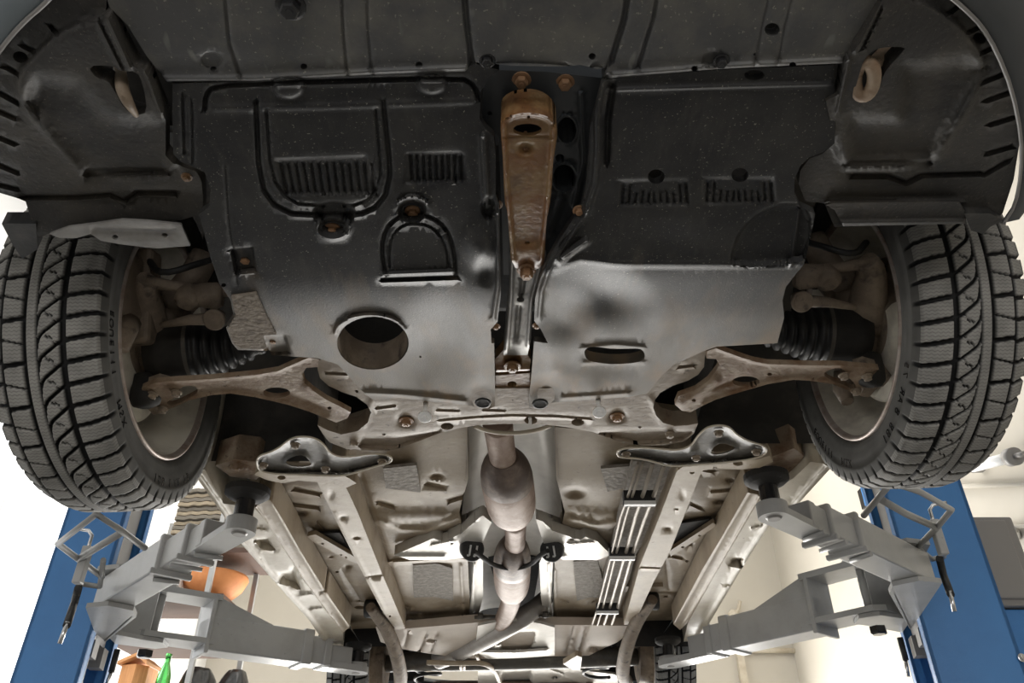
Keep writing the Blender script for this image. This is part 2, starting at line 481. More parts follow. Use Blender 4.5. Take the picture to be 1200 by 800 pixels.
gate = struct('door_1', MB().box((-2.2, BY - .03, .93), (2.2, BY, 1.03)).box((-2.2, BY - .03, FLOOR_Z), (-2.1, BY, .93)).box((2.1, BY - .03, FLOOR_Z), (2.2, BY, .93)), M_BOX)
win = struct('window_1', MB().box((LX - .08, 3.0, -.6), (LX - .02, 3.06, 2.45)).box((LX - .08, 4.94, -.6), (LX - .02, 5.0, 2.45)).box((LX - .08, 3.0, -.6), (LX - .02, 5.0, -.54))
             .box((LX - .08, 3.0, 2.39), (LX - .02, 5.0, 2.45)), M_LBL)
m_pane = mat('frosted_lit_pane', (.8, .8, .8), .5, emit=((.97, .99, 1.0), 1.0))
for k in range(2):
    y0 = 3.06 + k * .985
    obj('pane', MB().box((LX - .07, y0, -.54), (LX - .05, y0 + .97, 2.39)), m_pane, win)
    if k: obj('mullion', MB().box((LX - .08, y0 - .014, -.54), (LX - .045, y0, 2.39)), M_LBL, win)

# ---------------------------------------------------------------- the car
car = thing('car', (0, 1.2, .475), 'grey car raised on the blue lift, seen from below, with dark undershield and brown exhaust', 'car')
SHZ_L = prof([(70, .700), (95, .697), (130, .690), (200, .678), (260, .668), (345, .655), (385, .665), (420, .681), (470, .697)], 18)
SHZ_R = prof([(70, .700), (95, .697), (130, .690), (240, .672), (308, .655), (322, .6555), (370, .663), (405, .675), (432, .687), (470, .700)], 6)

# --- added dark slab behind everything at the front, so that no light falls in from above
obj('engine_bay_light_block', MB().prism([(-.70, .28), (.70, .28), (.70, .82), (.42, .86), (.42, 1.60), (-.42, 1.60), (-.42, .86), (-.70, .82)], .98, 1.02), M_DARK, car)
obj('engine_block', MB().box((-.30, .72, .80), (.22, 1.12, .98), bev=.03), M_DARK, car)
obj('gearbox', MB().box((.0, .78, .77), (.36, 1.10, .97), bev=.05), M_DARK, car)

# --- bumper underpanel across the top of the picture
PANZ = prof([(-80, .715), (0, .705), (60, .698), (100, .700)])
P_out = [(112, -60), (1052, -60), (1030, 0), (1008, 48), (990, 74), (900, 78), (840, 81), (768, 87), (712, 93), (706, 92), (712, 82), (714, 79),
         (700, 81), (680, 76), (660, 78), (600, 77), (558, 73), (549, 80), (545, 84), (440, 88), (330, 92), (318, 95), (300, 97), (196, 96), (172, 66), (150, 30), (128, 8)]
P_feats = [Line([(258, -60), (268, 50), (282, 90)], 2.6, -.003), Line([(398, -60), (402, 40), (407, 88)], 2.2, -.003), Line([(428, -60), (431, 40), (436, 86)], 2.2, -.0025),
           Line([(541, -60), (546, 20), (553, 76)], 4, -.007), Line([(742, -60), (732, 20), (716, 72)], 4, -.007), Line([(780, -60), (766, 20), (747, 80)], 2.6, -.004),
           Line([(905, -20), (893, 30), (884, 80)], 2, -.002), Line([(932, -20), (920, 30), (910, 80)], 2, -.002),
           Line([(190, 92), (300, 92), (440, 84), (545, 80)], 4, .005), Line([(720, 88), (840, 78), (985, 71)], 4, .005), Line([(560, 78), (640, 80), (712, 84)], 3.5, .007)]
for x, y in ((248, 70), (835, 70)): P_feats.append(Flat(ell(x, y, 12, 9), -.004, 4))
P_holes = [ell(345, 4, 8, 8), ell(356, 78, 4, 3.5), ell(491, 76, 4, 3.5), ell(694, 66, 4.2, 3.8), ell(905, 35, 9, 8), ell(884, 88, 12, 6) if False else ell(884, 64, 1.5, 1.5),
           ell(814, 80.5, 4, 3.2), ell(929, 76, 4, 3.2), ell(250, 81, 4, 3.2)]
panel = sheet('bumper_underpanel', P_out, PANZ, M_PANEL, car, holes=P_holes, feats=P_feats, step=9, thick=.014)
bolt(571, 70, .700, .006, panel, M_BLK, 'clip'); bolt(845, 71, .698, .006, panel, M_BLK, 'clip'); bolt(341, 6, .700, .010, panel, M_BLK, 'clip')

# --- left undershield
LS_out = [(202, 98), (300, 95), (320, 90), (545, 82), (556, 74), (585, 82), (572, 92), (563, 108), (562, 140), (570, 152), (579, 160), (581, 180), (581, 228), (585, 240), (586, 300), (587, 345),
          (583, 377), (575, 386), (576, 402), (579, 402), (580, 444), (580, 476), (573, 479), (550, 475), (500, 470), (470, 466), (440, 470), (428, 462),
          (410, 442), (396, 427), (372, 419.5), (319, 416), (316, 411), (279, 410), (272, 402), (265, 384), (274, 370), (270, 351), (257, 332), (246, 300), (237, 265), (233, 251), (245, 243),
          (247, 222), (240, 202), (229, 197), (211, 189), (203, 180), (202, 130)]
vent = []
for k in range(13): vent.append(Line([(329 + k * 8.9, 191), (336 + k * 8.6, 227)], 1.9, -.0045))
for k in range(9): vent.append(Line([(481 + k * 7.4, 182), (483 + k * 7.2, 213)], 2.0, -.005))
LS_feats = [Flat([(322, 187), (428, 183), (442, 226), (332, 229)], -.004, 5), Flat([(476, 180), (540, 178), (548, 213), (473, 215)], -.004, 5)] + vent + [
    Line([(300, 118), (303, 190), (309, 222), (322, 240), (342, 250), (382, 252)], 3.2, -.006), Line([(312, 128), (316, 186), (322, 212), (334, 230), (350, 239), (380, 241)], 2.0, -.004),
    Line([(449, 118), (456, 185), (457, 205), (452, 228), (440, 243), (424, 250), (402, 252)], 3.2, -.006), Line([(440, 128), (445, 185), (446, 204), (441, 222), (432, 234), (416, 240), (402, 241)], 2.0, -.004),
    Line([(240, 128), (241, 112), (250, 101), (320, 97), (540, 91), (556, 100), (561, 118)], 3.0, -.007, rnd=1), Line([(250, 127), (400, 124), (556, 118)], 5, .002),
    Flat(ell(338, 102, 18, 13), .006, 6), Flat(ell(506, 99, 17, 11), .006, 6),
    Line([(452, 322), (447, 290), (452, 268), (466, 254), (484, 250), (505, 254), (522, 266), (531, 288), (534, 320)], 2.6, -.006, rnd=1),
    Line([(457, 312), (456, 290), (462, 272), (474, 263), (486, 262), (502, 264), (514, 273), (523, 292), (525, 310)], 1.8, -.004, rnd=1),
    Line([(447, 328), (536, 325)], 2.6, -.007), Line([(450, 322), (533, 319)], 2.4, .005),
    Flat(ell(483, 247, 15, 12), -.012, 5), Line(ell(483, 243, 18, 12)[14:] , 2.2, .005),
    Flat(ell(391, 251, 23, 14), -.009, 5), Line(ell(390, 268, 19, 12.5), 2.6, .006, True),
    Flat([(270, 292), (296, 290), (300, 318), (276, 320)], -.010, 4), Flat([(306, 393), (334, 393), (340, 414), (312, 416)], -.010, 4),
    Line(ell(434, 390, 41, 20)[14:], 3.0, .006), Bump(562, 292, 24, 36, .012, -.35), Bump(570, 318, 16, 22, -.008), Line([(214, 110), (216, 180)], 2, -.004), Line([(225, 120), (226, 190)], 2, -.003),
    Line([(566, 160), (571, 240)], 5, .008), Flat(ell(572, 244, 7, 13), -.010, 5), Line([(583, 250), (584, 330), (578, 372)], 3, .006),
    Line([(264, 195), (268, 260), (278, 330)], 2, -.002), Bump(520, 395, 58, 70, -.010), 
    Bump(565, 465, 26, 26, -.012), Line([(428, 460), (470, 462), (545, 470)], 3, .004)]
LS_holes = [ell(437, 402, 42, 31, 40), ell(390, 268, 13, 8, 24), ell(262, 334, 3, 2.4, 12), ell(286.5, 405, 2, 1.6, 10), ell(492.5, 418, 1.4, 1.2, 8), ell(483, 246, 10, 8, 20)]
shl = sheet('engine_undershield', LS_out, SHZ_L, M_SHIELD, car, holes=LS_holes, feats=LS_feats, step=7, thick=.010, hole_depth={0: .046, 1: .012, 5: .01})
for x, y, z, r in ((390, 268, .680, .0072), (484, 247, .690, .0065), (288, 302, .676, .0065), (581, 239, .690, .0055), (581, 382, .680, .0045), (320, 398, .686, .0050)):
    bolt(x, y, z, r, shl, M_BOLTR, flange=1.6)

# --- right undershield
RS_out = [(713, 93), (768, 87), (840, 82), (977, 76), (979, 120), (978, 168), (966, 178), (949, 184), (938, 194), (931, 210), (931, 228), (938, 242), (955, 250), (953, 262), (947, 290), (942, 310), (932, 322), (921, 336), (917, 352),
          (919, 372), (911, 402), (840, 406), (828, 410), (790, 427), (776, 440), (758, 461), (736, 465), (700, 468), (676, 470), (640, 472), (620, 478), (620, 463), (622, 448), (626, 400), (642, 402), (634, 386), (626, 376),
          (627, 350), (632, 330), (642, 305), (654, 283), (668, 262), (681, 243), (687, 215), (690, 178), (691, 150), (698, 128), (706, 97)]
rv = []
for k in range(11):
    x = 729 + k * 7.6; h = 22 if k in (0, 1, 9, 10) else 12
    rv.append(Line([(x + (1.5 if k < 5 else -1), 238 - h), (x, 238)], 1.7, -.004))
    x = 828 + k * 7.6
    rv.append(Line([(x + (1.5 if k < 5 else -1), 236 - h), (x, 236)], 1.7, -.004))
RS_feats = rv + [Flat([(725, 212), (806, 210), (808, 240), (726, 241)], -.003, 6), Flat([(824, 209), (906, 208), (908, 237), (825, 239)], -.003, 6),
    Flat([(858, 312), (857, 297), (868, 268), (895, 246), (925, 236), (950, 246), (948, 285), (938, 309)], -.010, 5, 1),
    Line([(640, 318), (680, 304), (720, 309), (860, 310), (938, 308)], 5, .003), Line([(655, 306), (672, 294), (688, 283)], 5, .008, rnd=1),
    Bump(705, 345, 75, 45, -.014, .3), Bump(660, 372, 48, 40, -.014), Bump(648, 268, 26, 30, -.010), Bump(800, 250, 70, 50, .004),
    Line([(705, 100), (700, 130), (700, 180), (697, 215), (686, 248)], 5, .010), Line([(718, 100), (712, 140), (711, 190)], 4, -.008),
    Line([(690, 246), (664, 284), (645, 312), (635, 340), (632, 372)], 3, .005), Flat(ell(680, 247, 7, 6), -.004, 3),
    Line([(712, 105), (850, 101), (975, 98)], 3, .003), Line([(936, 246), (926, 312)], 3, .004),
    Line([(684, 408), (720, 404), (755, 407)], 3, .003), Line([(684, 425), (755, 424)], 3, .003), Bump(640, 455, 24, 24, -.010), Flat([(652, 432), (740, 440), (738, 462), (660, 464)], .004, 20),
    Line([(660, 466), (736, 461)], 3, .004)]
slot = [(684, 413), (688, 407), (698, 406), (720, 409), (744, 408), (752, 409), (756, 415), (755, 421), (746, 425), (720, 427), (700, 425), (688, 422)]
RS_holes = [chaikin(slot, 1), ell(769, 207, 10, 8.5, 22), ell(867, 205, 10, 8.5, 22), ell(884, 88, 12, 6, 20)]
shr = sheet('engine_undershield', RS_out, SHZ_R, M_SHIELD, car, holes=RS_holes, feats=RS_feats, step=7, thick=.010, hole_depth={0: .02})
for x, y, z, r in ((679, 246, .676, .0055), (629, 381, .680, .0045)): bolt(x, y, z, r, shr, M_BOLTR, flange=1.6)

arc_ = [(437 + 42 * math.cos(a), 402 + 31 * math.sin(a)) for a in np.linspace(.06, math.pi - .06, 25)]
lo = [pz(x, y, SHZ_L(x, y) + .002) for x, y in arc_]
cxm = sum(v.x for v in lo) / 25
cl_ = MB().add([Vector((cxm + (v.x - cxm) * .975, v.y - .004, v.z)) for v in lo] + [Vector((cxm + (v.x - cxm) * .955, v.y - .010, v.z + .046)) for v in lo], [(i, i + 1, 26 + i, 25 + i) for i in range(24)], True)
obj('opening_collar', cl_, M_KNUC, shl)
for par, x, y in ((shl, 566, 471.5), (shr, 633, 472.5)):
    c_ = pz(x, y, .695); obj('rubber_plug', MB().lathe([(0, .0150), (.002, .0145), (.003, .012), (.0015, .010)], c_, (0, -.12, -1), 24), M_RUB, par)
sheet('dirt_crust', [(271, 347), (300, 343), (311, 368), (324, 392), (308, 393), (312, 409), (281, 408), (273, 401), (267, 385), (276, 369)], lambda x, y: SHZ_L(x, y) - .003, M_CRUST, shl, step=4, thick=.003)
# --- centre: black mount plate, alloy channel, rusty mount, lower bracket
cp = sheet('front_crossmember', [(566, 98), (580, 82), (640, 84), (712, 92), (700, 110), (694, 150), (692, 190), (686, 240), (676, 268), (650, 300), (640, 322), (590, 322), (588, 250), (584, 160), (565, 140)],
      prof([(80, .735), (180, .722), (330, .706)]), M_BODYD, car, holes=[ell(664, 152, 10.5, 14.5, 26), ell(656, 185, 5.5, 4.6, 16), ell(661, 208, 12.5, 15, 26), ell(574, 133, 3, 2.6, 12)],
      feats=[Line([(680, 110), (683, 190), (672, 240)], 3, .006), Line([(654, 236), (640, 275)], 6, .010), Line(ell(661, 208, 15, 17.5), 2, .004, True), Line(ell(664, 152, 12.5, 16.5), 2, .004, True)], step=7, thick=.05)
bolt(611, 93, .735, .0075, cp, M_BOLTR); bolt(662, 96, .735, .0075, cp, M_BOLTR)
ch = sheet('centre_channel', [(597, 300), (640, 298), (634, 318), (628, 338), (624, 362), (623, 395), (618, 416), (590, 416), (592, 395), (594, 370), (597, 340)], prof([(300, .702), (400, .693), (416, .698)]), M_ALU, car,
      holes=[ell(610, 351, 4.6, 3, 16)], feats=[Line([(613, 327), (611, 344)], 3.4, -.007), Line([(608, 359), (605, 395)], 3.4, -.007), Line([(600, 305), (599, 345), (594, 410)], 3, .005), Line([(634, 310), (623, 350), (619, 405)], 3, .005)], step=5, thick=.03)
sheet('mount_flange', [(580, 421), (590, 410), (602, 406), (614, 410), (622, 421), (621, 434), (581, 436)], prof([(400, .700), (440, .695)]), M_RUST, ch, feats=[Bump(601, 422, 12, 12, -.012), Line([(581, 433), (621, 432)], 3, .004)], step=4, thick=.02)
sheet('mount_flange', [(581, 440), (621, 437), (621, 452), (619, 456), (583, 456), (580, 450)], .705, M_RUST, ch, holes=[ell(600, 450, 5.5, 3.5, 14)], step=5, thick=.02)
sheet('mount_flange', [(581, 455), (620, 455), (621, 484), (581, 486)], prof([(455, .712), (486, .704)]), M_ALU, ch, feats=[Bump(600.5, 469, 4, 5, .008), Line([(582, 458), (620, 458)], 4, -.01)], step=5, thick=.02)
bolt(600.5, 428, .692, .0095, ch, M_RUST)
rm = sheet('engine_mount_arm', chaikin([(586, 146), (590, 137), (602, 130), (618, 127.5), (634, 130), (646, 138), (652.5, 148), (653, 160), (651, 172), (648, 190), (646.5, 222), (644, 242), (640, 258), (638.5, 300), (637, 312), (618, 320), (599, 311), (597, 280), (595, 250), (591, 235), (590, 200), (588, 170)], 1),
      prof([(125, .690), (160, .682), (240, .672), (320, .672)]), M_RUST, car, holes=[ell(618, 152, 17, 7, 26), ell(619.5, 137, 1.9, 1.9, 10), ell(618, 284.5, 3.2, 2, 12)],
      feats=[Line([(590, 150), (592, 200), (596, 245), (601, 305)], 4, .009), Line([(649, 150), (646, 200), (641, 245), (635, 305)], 4, .009), Line(ell(619, 146, 29, 13)[14:], 4, .009),
             Bump(616, 174, 13, 10, -.009), Bump(617, 313, 12, 15, -.010), Line([(592, 161), (645, 161)], 3, -.003), Flat([(603, 288), (634, 287), (634, 310), (602, 310)], .005, 12)], step=4, thick=.035, hole_depth={0: .005, 1: .004, 2: .004})
bolt(616.5, 172, .696, .0075, rm, M_RUST); bolt(617, 314, .678, .009, rm, M_BOLTR, h=.014)

# --- liners in front of the wheels, with the bumper corner and wing edge outside
ARC_L = [(0, 60), (14, 40), (32, 21), (50, 6), (60, -4)]
LN_Z = prof([(-60, .715), (40, .705), (140, .700), (235, .705), (270, .690)])
LL_out = [(60, -6), (126, -6), (124, 12), (140, 44), (158, 78), (168, 80), (178, 100), (189, 126), (194, 140), (194, 182), (200, 189), (216, 196), (230, 201), (236, 212), (238, 232), (238, 250), (212, 258),
          (172, 257), (143, 258), (112, 262), (80, 266), (45, 278), (38, 262), (30, 236), (20, 232), (-20, 220), (-30, 130), (-12, 78), (14, 44), (32, 24), (50, 8)]
tick = [((60, 31), (66, 38)), ((28, 54), (40, 60)), ((8, 79), (21, 86)), ((-2, 108), (20, 120)), ((-6, 128), (18, 139)), ((-8, 158), (18, 169)), ((-8, 190), (22, 203)), ((-6, 215), (22, 222))]
LL_feats = [Line([a, b_], 3, -.008) for a, b_ in tick] + [
    Flat([(112, 22), (98, 24), (70, 36), (44, 60), (26, 80), (18, 96), (22, 116), (42, 145), (78, 184), (100, 208), (230, 206), (230, -10)], .012, 10, 1), Flat([(42, 92), (90, 98), (118, 132), (140, 142), (198, 140), (198, 205), (102, 206), (60, 160), (30, 118)], -.016, 16),
    Line([(30, 231), (90, 231), (130, 228), (146, 236), (160, 226), (205, 226)], 3.5, -.010), Line([(100, 202), (200, 200)], 5, -.006), Line([(124, 18), (152, 80)], 3, .006), Line([(116, 24), (146, 84)], 2, -.004), Line([(170, 84), (190, 138)], 3, .006)]
LL_holes = [chaikin([(102, 77), (132, 77), (142, 84), (160, 83), (168, 100), (173, 132), (160, 135), (146, 128), (135, 108), (126, 94), (114, 93)], 1), ell(24, 67, 9, 6.5, 20, .3)]
LR_out = mir(LL_out); LR_out = [(x, y) for x, y in LR_out]
lnl = sheet('wheel_arch_liner', LL_out, LN_Z, M_LINER, car, holes=LL_holes, feats=LL_feats, step=9, thick=.02)
R_out = [(1138, -10), (1030, -10), (1034, 0), (1010, 46), (990, 74), (984, 110), (968, 118), (978, 168), (964, 180), (948, 186), (938, 200), (936, 216), (944, 236), (966, 238), (978, 266), (1060, 262), (1128, 262), (1140, 246), (1160, 262), (1175, 250), (1188, 210), (1196, 160), (1188, 100), (1168, 50), (1150, 20)]
rtick = [((1110, 16), (1122, 8)), ((1134, 38), (1148, 31)), ((1150, 62), (1166, 54)), ((1152, 96), (1178, 86)), ((1156, 118), (1184, 108)), ((1160, 146), (1186, 138)), ((1156, 180), (1184, 172)), ((1152, 205), (1182, 188))]
lnr = sheet('wheel_arch_liner', R_out, LN_Z, M_LINER, car, holes=[chaikin([(1062, 55), (1056, 63), (1044, 76), (1036, 86), (1030, 104), (1018, 118), (1006, 122), (1000, 112), (1006, 90), (1012, 70), (1024, 58), (1040, 55)], 1), ell(1148, 45, 8, 6.5, 20, .4)],
      feats=[Line([a, b_], 3, -.008) for a, b_ in rtick] + [Flat([(1075, -4), (1112, 18), (1140, 46), (1156, 74), (1150, 100), (1130, 140), (1092, 198), (960, 200), (960, -30)], .012, 10, 1),
             Flat([(1130, 70), (1156, 78), (1124, 130), (1090, 185), (996, 188), (998, 140), (1056, 140), (1060, 80)], -.014, 16), Line([(1000, 206), (1040, 206), (1062, 214), (1080, 205), (1148, 203)], 3.5, -.010),
             Line([(990, 192), (1090, 190)], 4, -.006), Line([(1026, 8), (1002, 60)], 3, .006), Line([(1033, 10), (1010, 58)], 2, -.004), Line([(995, 70), (982, 130)], 3, .006), Line([(970, 237), (1130, 236)], 3, .004)], step=9, thick=.02)
# torn alloy edge under the left liner, lip under the right one
sheet('liner_edge_strip', [(58, 274), (80, 266), (112, 262), (143, 257.5), (172, 259), (212, 263), (223, 288), (186, 291), (172, 290), (140, 286), (118, 282), (106, 274), (90, 279), (70, 279)], .680, M_ALU, lnl, holes=[ell(135, 278, 3.8, 3, 12, .2), ell(193, 276, 4, 3, 12, .2)],
      feats=[Line([(112, 270), (205, 272)], 6, -.004)], step=6, thick=.003)
sheet('liner_edge_strip', [(968, 240), (978, 246), (988, 265), (1132, 262), (1132, 250), (1124, 236), (975, 238)], .692, M_LINER, lnr, feats=[Line([(985, 261), (1128, 259)], 3, .004)], step=7, thick=.003)
sheet('bumper_tab', [(20, 262), (42, 262), (44, 292), (26, 303), (14, 285), (2, 262)], .690, M_RUB, lnl, step=8, thick=.02)
sheet('bumper_tab', [(1130, 250), (1160, 250), (1176, 258), (1160, 266), (1152, 274), (1138, 270)], .690, M_RUB, lnr, step=8, thick=.02)
bolt(219, 207, .700, .0045, lnl, M_RUST)
# tow loops seen through the liner cut-outs
def tow_loop(a, b_, c, ey):
    hk = MB()
    P = [pz(*q) for q in a]
    hk.tube(P, [.011, .013, .013, .012, .010][:len(P)], 10, smooth_path=2)
    return hk
lt = MB(); pts = [pz(139, 76, .735), pz(142, 90, .708), pz(143, 104, .690), pz(150, 120, .683), pz(160, 135, .690)]
lt.tube(pts, [.006, .0065, .007, .006, .003], 10, smooth_path=2)
obj('tow_loop', lt, M_STEEL, car)
rt = MB(); ec = pz(1013, 93, .694)
u1 = (pz(1016, 73, .697) - ec); u2 = (pz(1024, 95, .690) - ec)
ring = [ec + u1 * math.cos(a) + u2 * math.sin(a) for a in np.linspace(0, 2 * math.pi, 25)[:-1]]
rt.tube(ring + [ring[0], ring[1]], .0075, 10); rt.tube([pz(1021, 80, .697), pz(1030, 68, .715), pz(1042, 56, .75)], .008, 10)
obj('tow_loop', rt, M_ARM, car)

# --- bumper corners / front wings: the painted skin outside the liners
def skin(name, px_arc, z0, z1, out, material, parent):
    """a curved skin rising from an edge traced along the arch, leaning outwards"""
    b = MB(); rows = []
    for x, y in px_arc:
        p = pz(x, y, z0); q = Vector((p.x + out[0], p.y + out[1], 0))
        rows.append([Vector((p.x, p.y, p.z)), Vector((p.x + out[0] * .25, p.y + out[1] * .25, p.z - .004)), Vector((p.x + out[0] * .7, p.y + out[1] * .7, p.z + .03)), Vector((q.x, q.y, p.z + .10)), Vector((q.x, q.y, z1))])
    n = len(rows[0]); vs = [v for r in rows for v in r]
    fs = [(i*n + j, i*n + j + 1, (i+1)*n + j + 1, (i+1)*n + j) for i in range(len(rows) - 1) for j in range(n - 1)]
    return obj(name, b.add(vs, fs, True), material, parent)
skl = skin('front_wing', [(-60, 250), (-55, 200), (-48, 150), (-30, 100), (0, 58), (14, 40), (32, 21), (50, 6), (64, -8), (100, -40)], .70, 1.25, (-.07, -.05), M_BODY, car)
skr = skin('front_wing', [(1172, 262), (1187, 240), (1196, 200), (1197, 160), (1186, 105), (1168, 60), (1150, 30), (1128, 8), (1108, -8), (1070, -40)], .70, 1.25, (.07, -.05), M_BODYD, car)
def lip(arc, parent, r=.0022):
    b = MB(); b.tube([pz(x, y, .697) for x, y in arc], r, 8, smooth_path=1)
    return obj('arch_edge', b, M_BOX, parent)
lip([(-48, 150), (-30, 100), (0, 59), (14, 41), (32, 22), (50, 7), (64, -8)], skl)
lip([(1176, 262), (1190, 240), (1197, 200), (1197, 160), (1186, 105), (1168, 60), (1150, 30), (1128, 8), (1108, -8)], skr)
obj('front_bumper', MB().tube([(-.62, .42, .90), (-.45, .33, .88), (-.2, .29, .87), (.2, .29, .87), (.45, .33, .88), (.62, .42, .90)], .08, 16, smooth_path=2), M_BODY, car)
# ---------------------------------------------------------------- wheels
def tread_height(th, t):
    """0 on the blocks, 1 in the grooves; th: angle, t: 0 outer shoulder .. 1 inner shoulder"""
    N = 56
    p = th * N / (2 * math.pi)
    fr = lambda x: np.abs(x - np.round(x))
    def gr(d, w): return 1 - smooth01((d - w) / (w * .5) )
    h = np.zeros(np.broadcast(th, t).shape)
    for c, w in ((.167, .019), (.380, .019), (.720, .027)): h = np.maximum(h, gr(np.abs(t - c), w * .8))
    ins = t > .72
    h = np.maximum(h, np.where(ins, gr(fr(p -   -.9 * (t - .72)), .085), 0))
    h = np.maximum(h, np.where(t < .165, gr(fr(p + .9 * t), .075), 0))
    row = (t > .167) & (t < .38); q = p / 2
    h = np.maximum(h, np.where(row, gr(fr(q + .31 * (t - .27)), .040), 0))
    h = np.maximum(h, np.where(row, .7 * gr(fr(q + .5 - .61 * (t - .27)), .017), 0))
    u = np.clip((.71 - t) / .225, 0, 1.0)
    g = .85 * u + .85 * u**13; dg = .85 + 11 * u**12
    claw = (t > .478) & (t < .715)
    h = np.maximum(h, np.where(claw, gr(fr(p - g) / np.sqrt(1 + dg * dg * .6), .058), 0))
    zig = .06 * np.sign(np.sin((u - .2) * 21))
    h = np.maximum(h, np.where(claw & (u > .18) & (u < .74), .8 * gr(fr(p - .62 - (.7 - u) * 1.05 - zig), .032), 0))
    return h
def make_tire():
    NT, NA = 112, 930
    # cross-section: (x, r) from inner bead over the tread to the outer bead
    tt = np.linspace(1, 0, NT)
    xs = -.0785 + tt * .158
    rs = .2935 - .003 * ((tt - .55) / .5)**2 - .0065 * smooth01((tt - .88) / .12) - .015 * smooth01((.20 - tt) / .24)
    inner = [(.062, .2045), (.0745, .210), (.0795, .2155), (.0800, .2225), (.0825, .232), (.0845, .244), (.0840, .2555), (.0855, .2565), (.0855, .2610), (.0840, .2690), (.0815, .2770)]
    nb = len(inner)
    outer = [(-.0815, .2665), (-.0835, .258), (-.084, .247), (-.083, .232), (-.081, .2225), (-.076, .213), (-.064, .2045)]
    X = np.concatenate([[a for a, _ in inner], xs, [a for a, _ in outer]])
    R = np.concatenate([[b_ for _, b_ in inner], rs, [b_ for _, b_ in outer]])
    K = len(X)
    th = np.linspace(0, 2 * math.pi, NA, endpoint=False)
    H = np.zeros((NA, K))
    H[:, nb:nb + NT] = tread_height(th[:, None], tt[None, :]) * .0085
    edge = tread_height(th[:, None], np.array([[1.0, 0.0]])) * .0085
    for k, f in ((1, .8), (2, .45)):
        H[:, nb - k] = edge[:, 0] * f; H[:, nb + NT - 1 + k] = edge[:, 1] * f
    RR = R[None, :] - H
    V = np.stack([np.broadcast_to(X, RR.shape), RR * np.cos(th)[:, None], RR * np.sin(th)[:, None]], -1).reshape(-1, 3)
    i = np.arange(NA)[:, None]; j = np.arange(K - 1)[None, :]; i2 = (i + 1) % NA
    F = np.stack([i*K + j, i*K + j + 1, i2*K + j + 1, i2*K + j], -1).reshape(-1, 4)
    me = bpy.data.meshes.new('tire')
    me.vertices.add(len(V)); me.vertices.foreach_set('co', V.astype(np.float32).ravel())
    me.loops.add(F.size); me.loops.foreach_set('vertex_index', F.astype(np.int32).ravel())
    me.polygons.add(len(F)); me.polygons.foreach_set('loop_start', np.arange(0, F.size, 4, dtype=np.int32)); me.polygons.foreach_set('loop_total', np.full(len(F), 4, np.int32))
    me.polygons.foreach_set('use_smooth', np.ones(len(F), bool))
    me.update(calc_edges=True)
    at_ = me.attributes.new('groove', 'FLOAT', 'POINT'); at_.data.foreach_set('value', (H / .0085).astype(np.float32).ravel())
    return me
def tire_material():
    m, N, L, B = new_mat('tire_rubber')
    tc = N.new('ShaderNodeTexCoord'); sp = N.new('ShaderNodeSeparateXYZ'); L.new(tc.outputs['Object'], sp.inputs[0])
    def M(op, a, b=None, c=None):
        n = N.new('ShaderNodeMath'); n.operation = op
        for k, v in enumerate((a, b, c)):
            if v is None: continue
            if isinstance(v, (int, float)): n.inputs[k].default_value = v
            else: L.new(v, n.inputs[k])
        return n.outputs[0]
    ang = M('ARCTAN2', sp.outputs['Z'], sp.outputs['Y'])
    tri = M('PINGPONG', sp.outputs['X'], .0035)
    ph = M('MULTIPLY_ADD', ang, 56 * 6.0, M('MULTIPLY', tri, 700.0))
    sipe = M('GREATER_THAN', M('SINE', ph), .80)
    r2 = M('SQRT', M('ADD', M('MULTIPLY', sp.outputs['Y'], sp.outputs['Y']), M('MULTIPLY', sp.outputs['Z'], sp.outputs['Z'])))
    top = M('GREATER_THAN', r2, .277)
    s2 = M('MULTIPLY', sipe, top)
    n = N.new('ShaderNodeTexNoise'); n.inputs['Scale'].default_value = 25; n.inputs['Detail'].default_value = 8; L.new(tc.outputs['Object'], n.inputs['Vector'])
    n2 = N.new('ShaderNodeTexNoise'); n2.inputs['Scale'].default_value = 400; n2.inputs['Detail'].default_value = 3; L.new(tc.outputs['Object'], n2.inputs['Vector'])
    bh = M('SUBTRACT', M('MULTIPLY', n2.outputs['Fac'], .25), s2)
    bp = N.new('ShaderNodeBump'); bp.inputs['Strength'].default_value = .9; bp.inputs['Distance'].default_value = .0006
    L.new(bh, bp.inputs['Height']); L.new(bp.outputs['Normal'], B.inputs['Normal'])
    # dusty block faces; groove shade painted in as near-black colour
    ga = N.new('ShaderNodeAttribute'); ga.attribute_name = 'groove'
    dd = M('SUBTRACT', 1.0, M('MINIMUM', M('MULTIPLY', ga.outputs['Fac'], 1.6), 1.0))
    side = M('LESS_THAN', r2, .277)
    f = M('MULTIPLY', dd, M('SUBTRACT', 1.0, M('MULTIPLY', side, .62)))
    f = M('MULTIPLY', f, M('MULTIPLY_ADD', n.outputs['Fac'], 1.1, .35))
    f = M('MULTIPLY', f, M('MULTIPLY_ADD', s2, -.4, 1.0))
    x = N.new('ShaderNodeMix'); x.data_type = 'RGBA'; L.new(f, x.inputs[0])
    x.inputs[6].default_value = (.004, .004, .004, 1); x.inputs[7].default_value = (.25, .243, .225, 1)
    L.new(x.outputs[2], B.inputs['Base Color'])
    B.inputs['Roughness'].default_value = .7; B.inputs['Specular IOR Level'].default_value = .3
    return m
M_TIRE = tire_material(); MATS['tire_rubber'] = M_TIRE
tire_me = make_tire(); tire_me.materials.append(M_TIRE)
rim_me = MB().lathe([(.0735, .2075), (.0775, .2065), (.0785, .2035), (.0760, .2010), (.070, .1985), (.062, .1955), (.050, .1940), (.036, .187), (.026, .178), (.004, .172), (-.018, .170), (-.030, .160), (-.040, .140), (-.036, .110), (-.046, .075), (-.050, .0)],
                    (0, 0, 0), (1, 0, 0), 96, True, False).mesh('rim')
rim_me.materials.append(M_RIM)
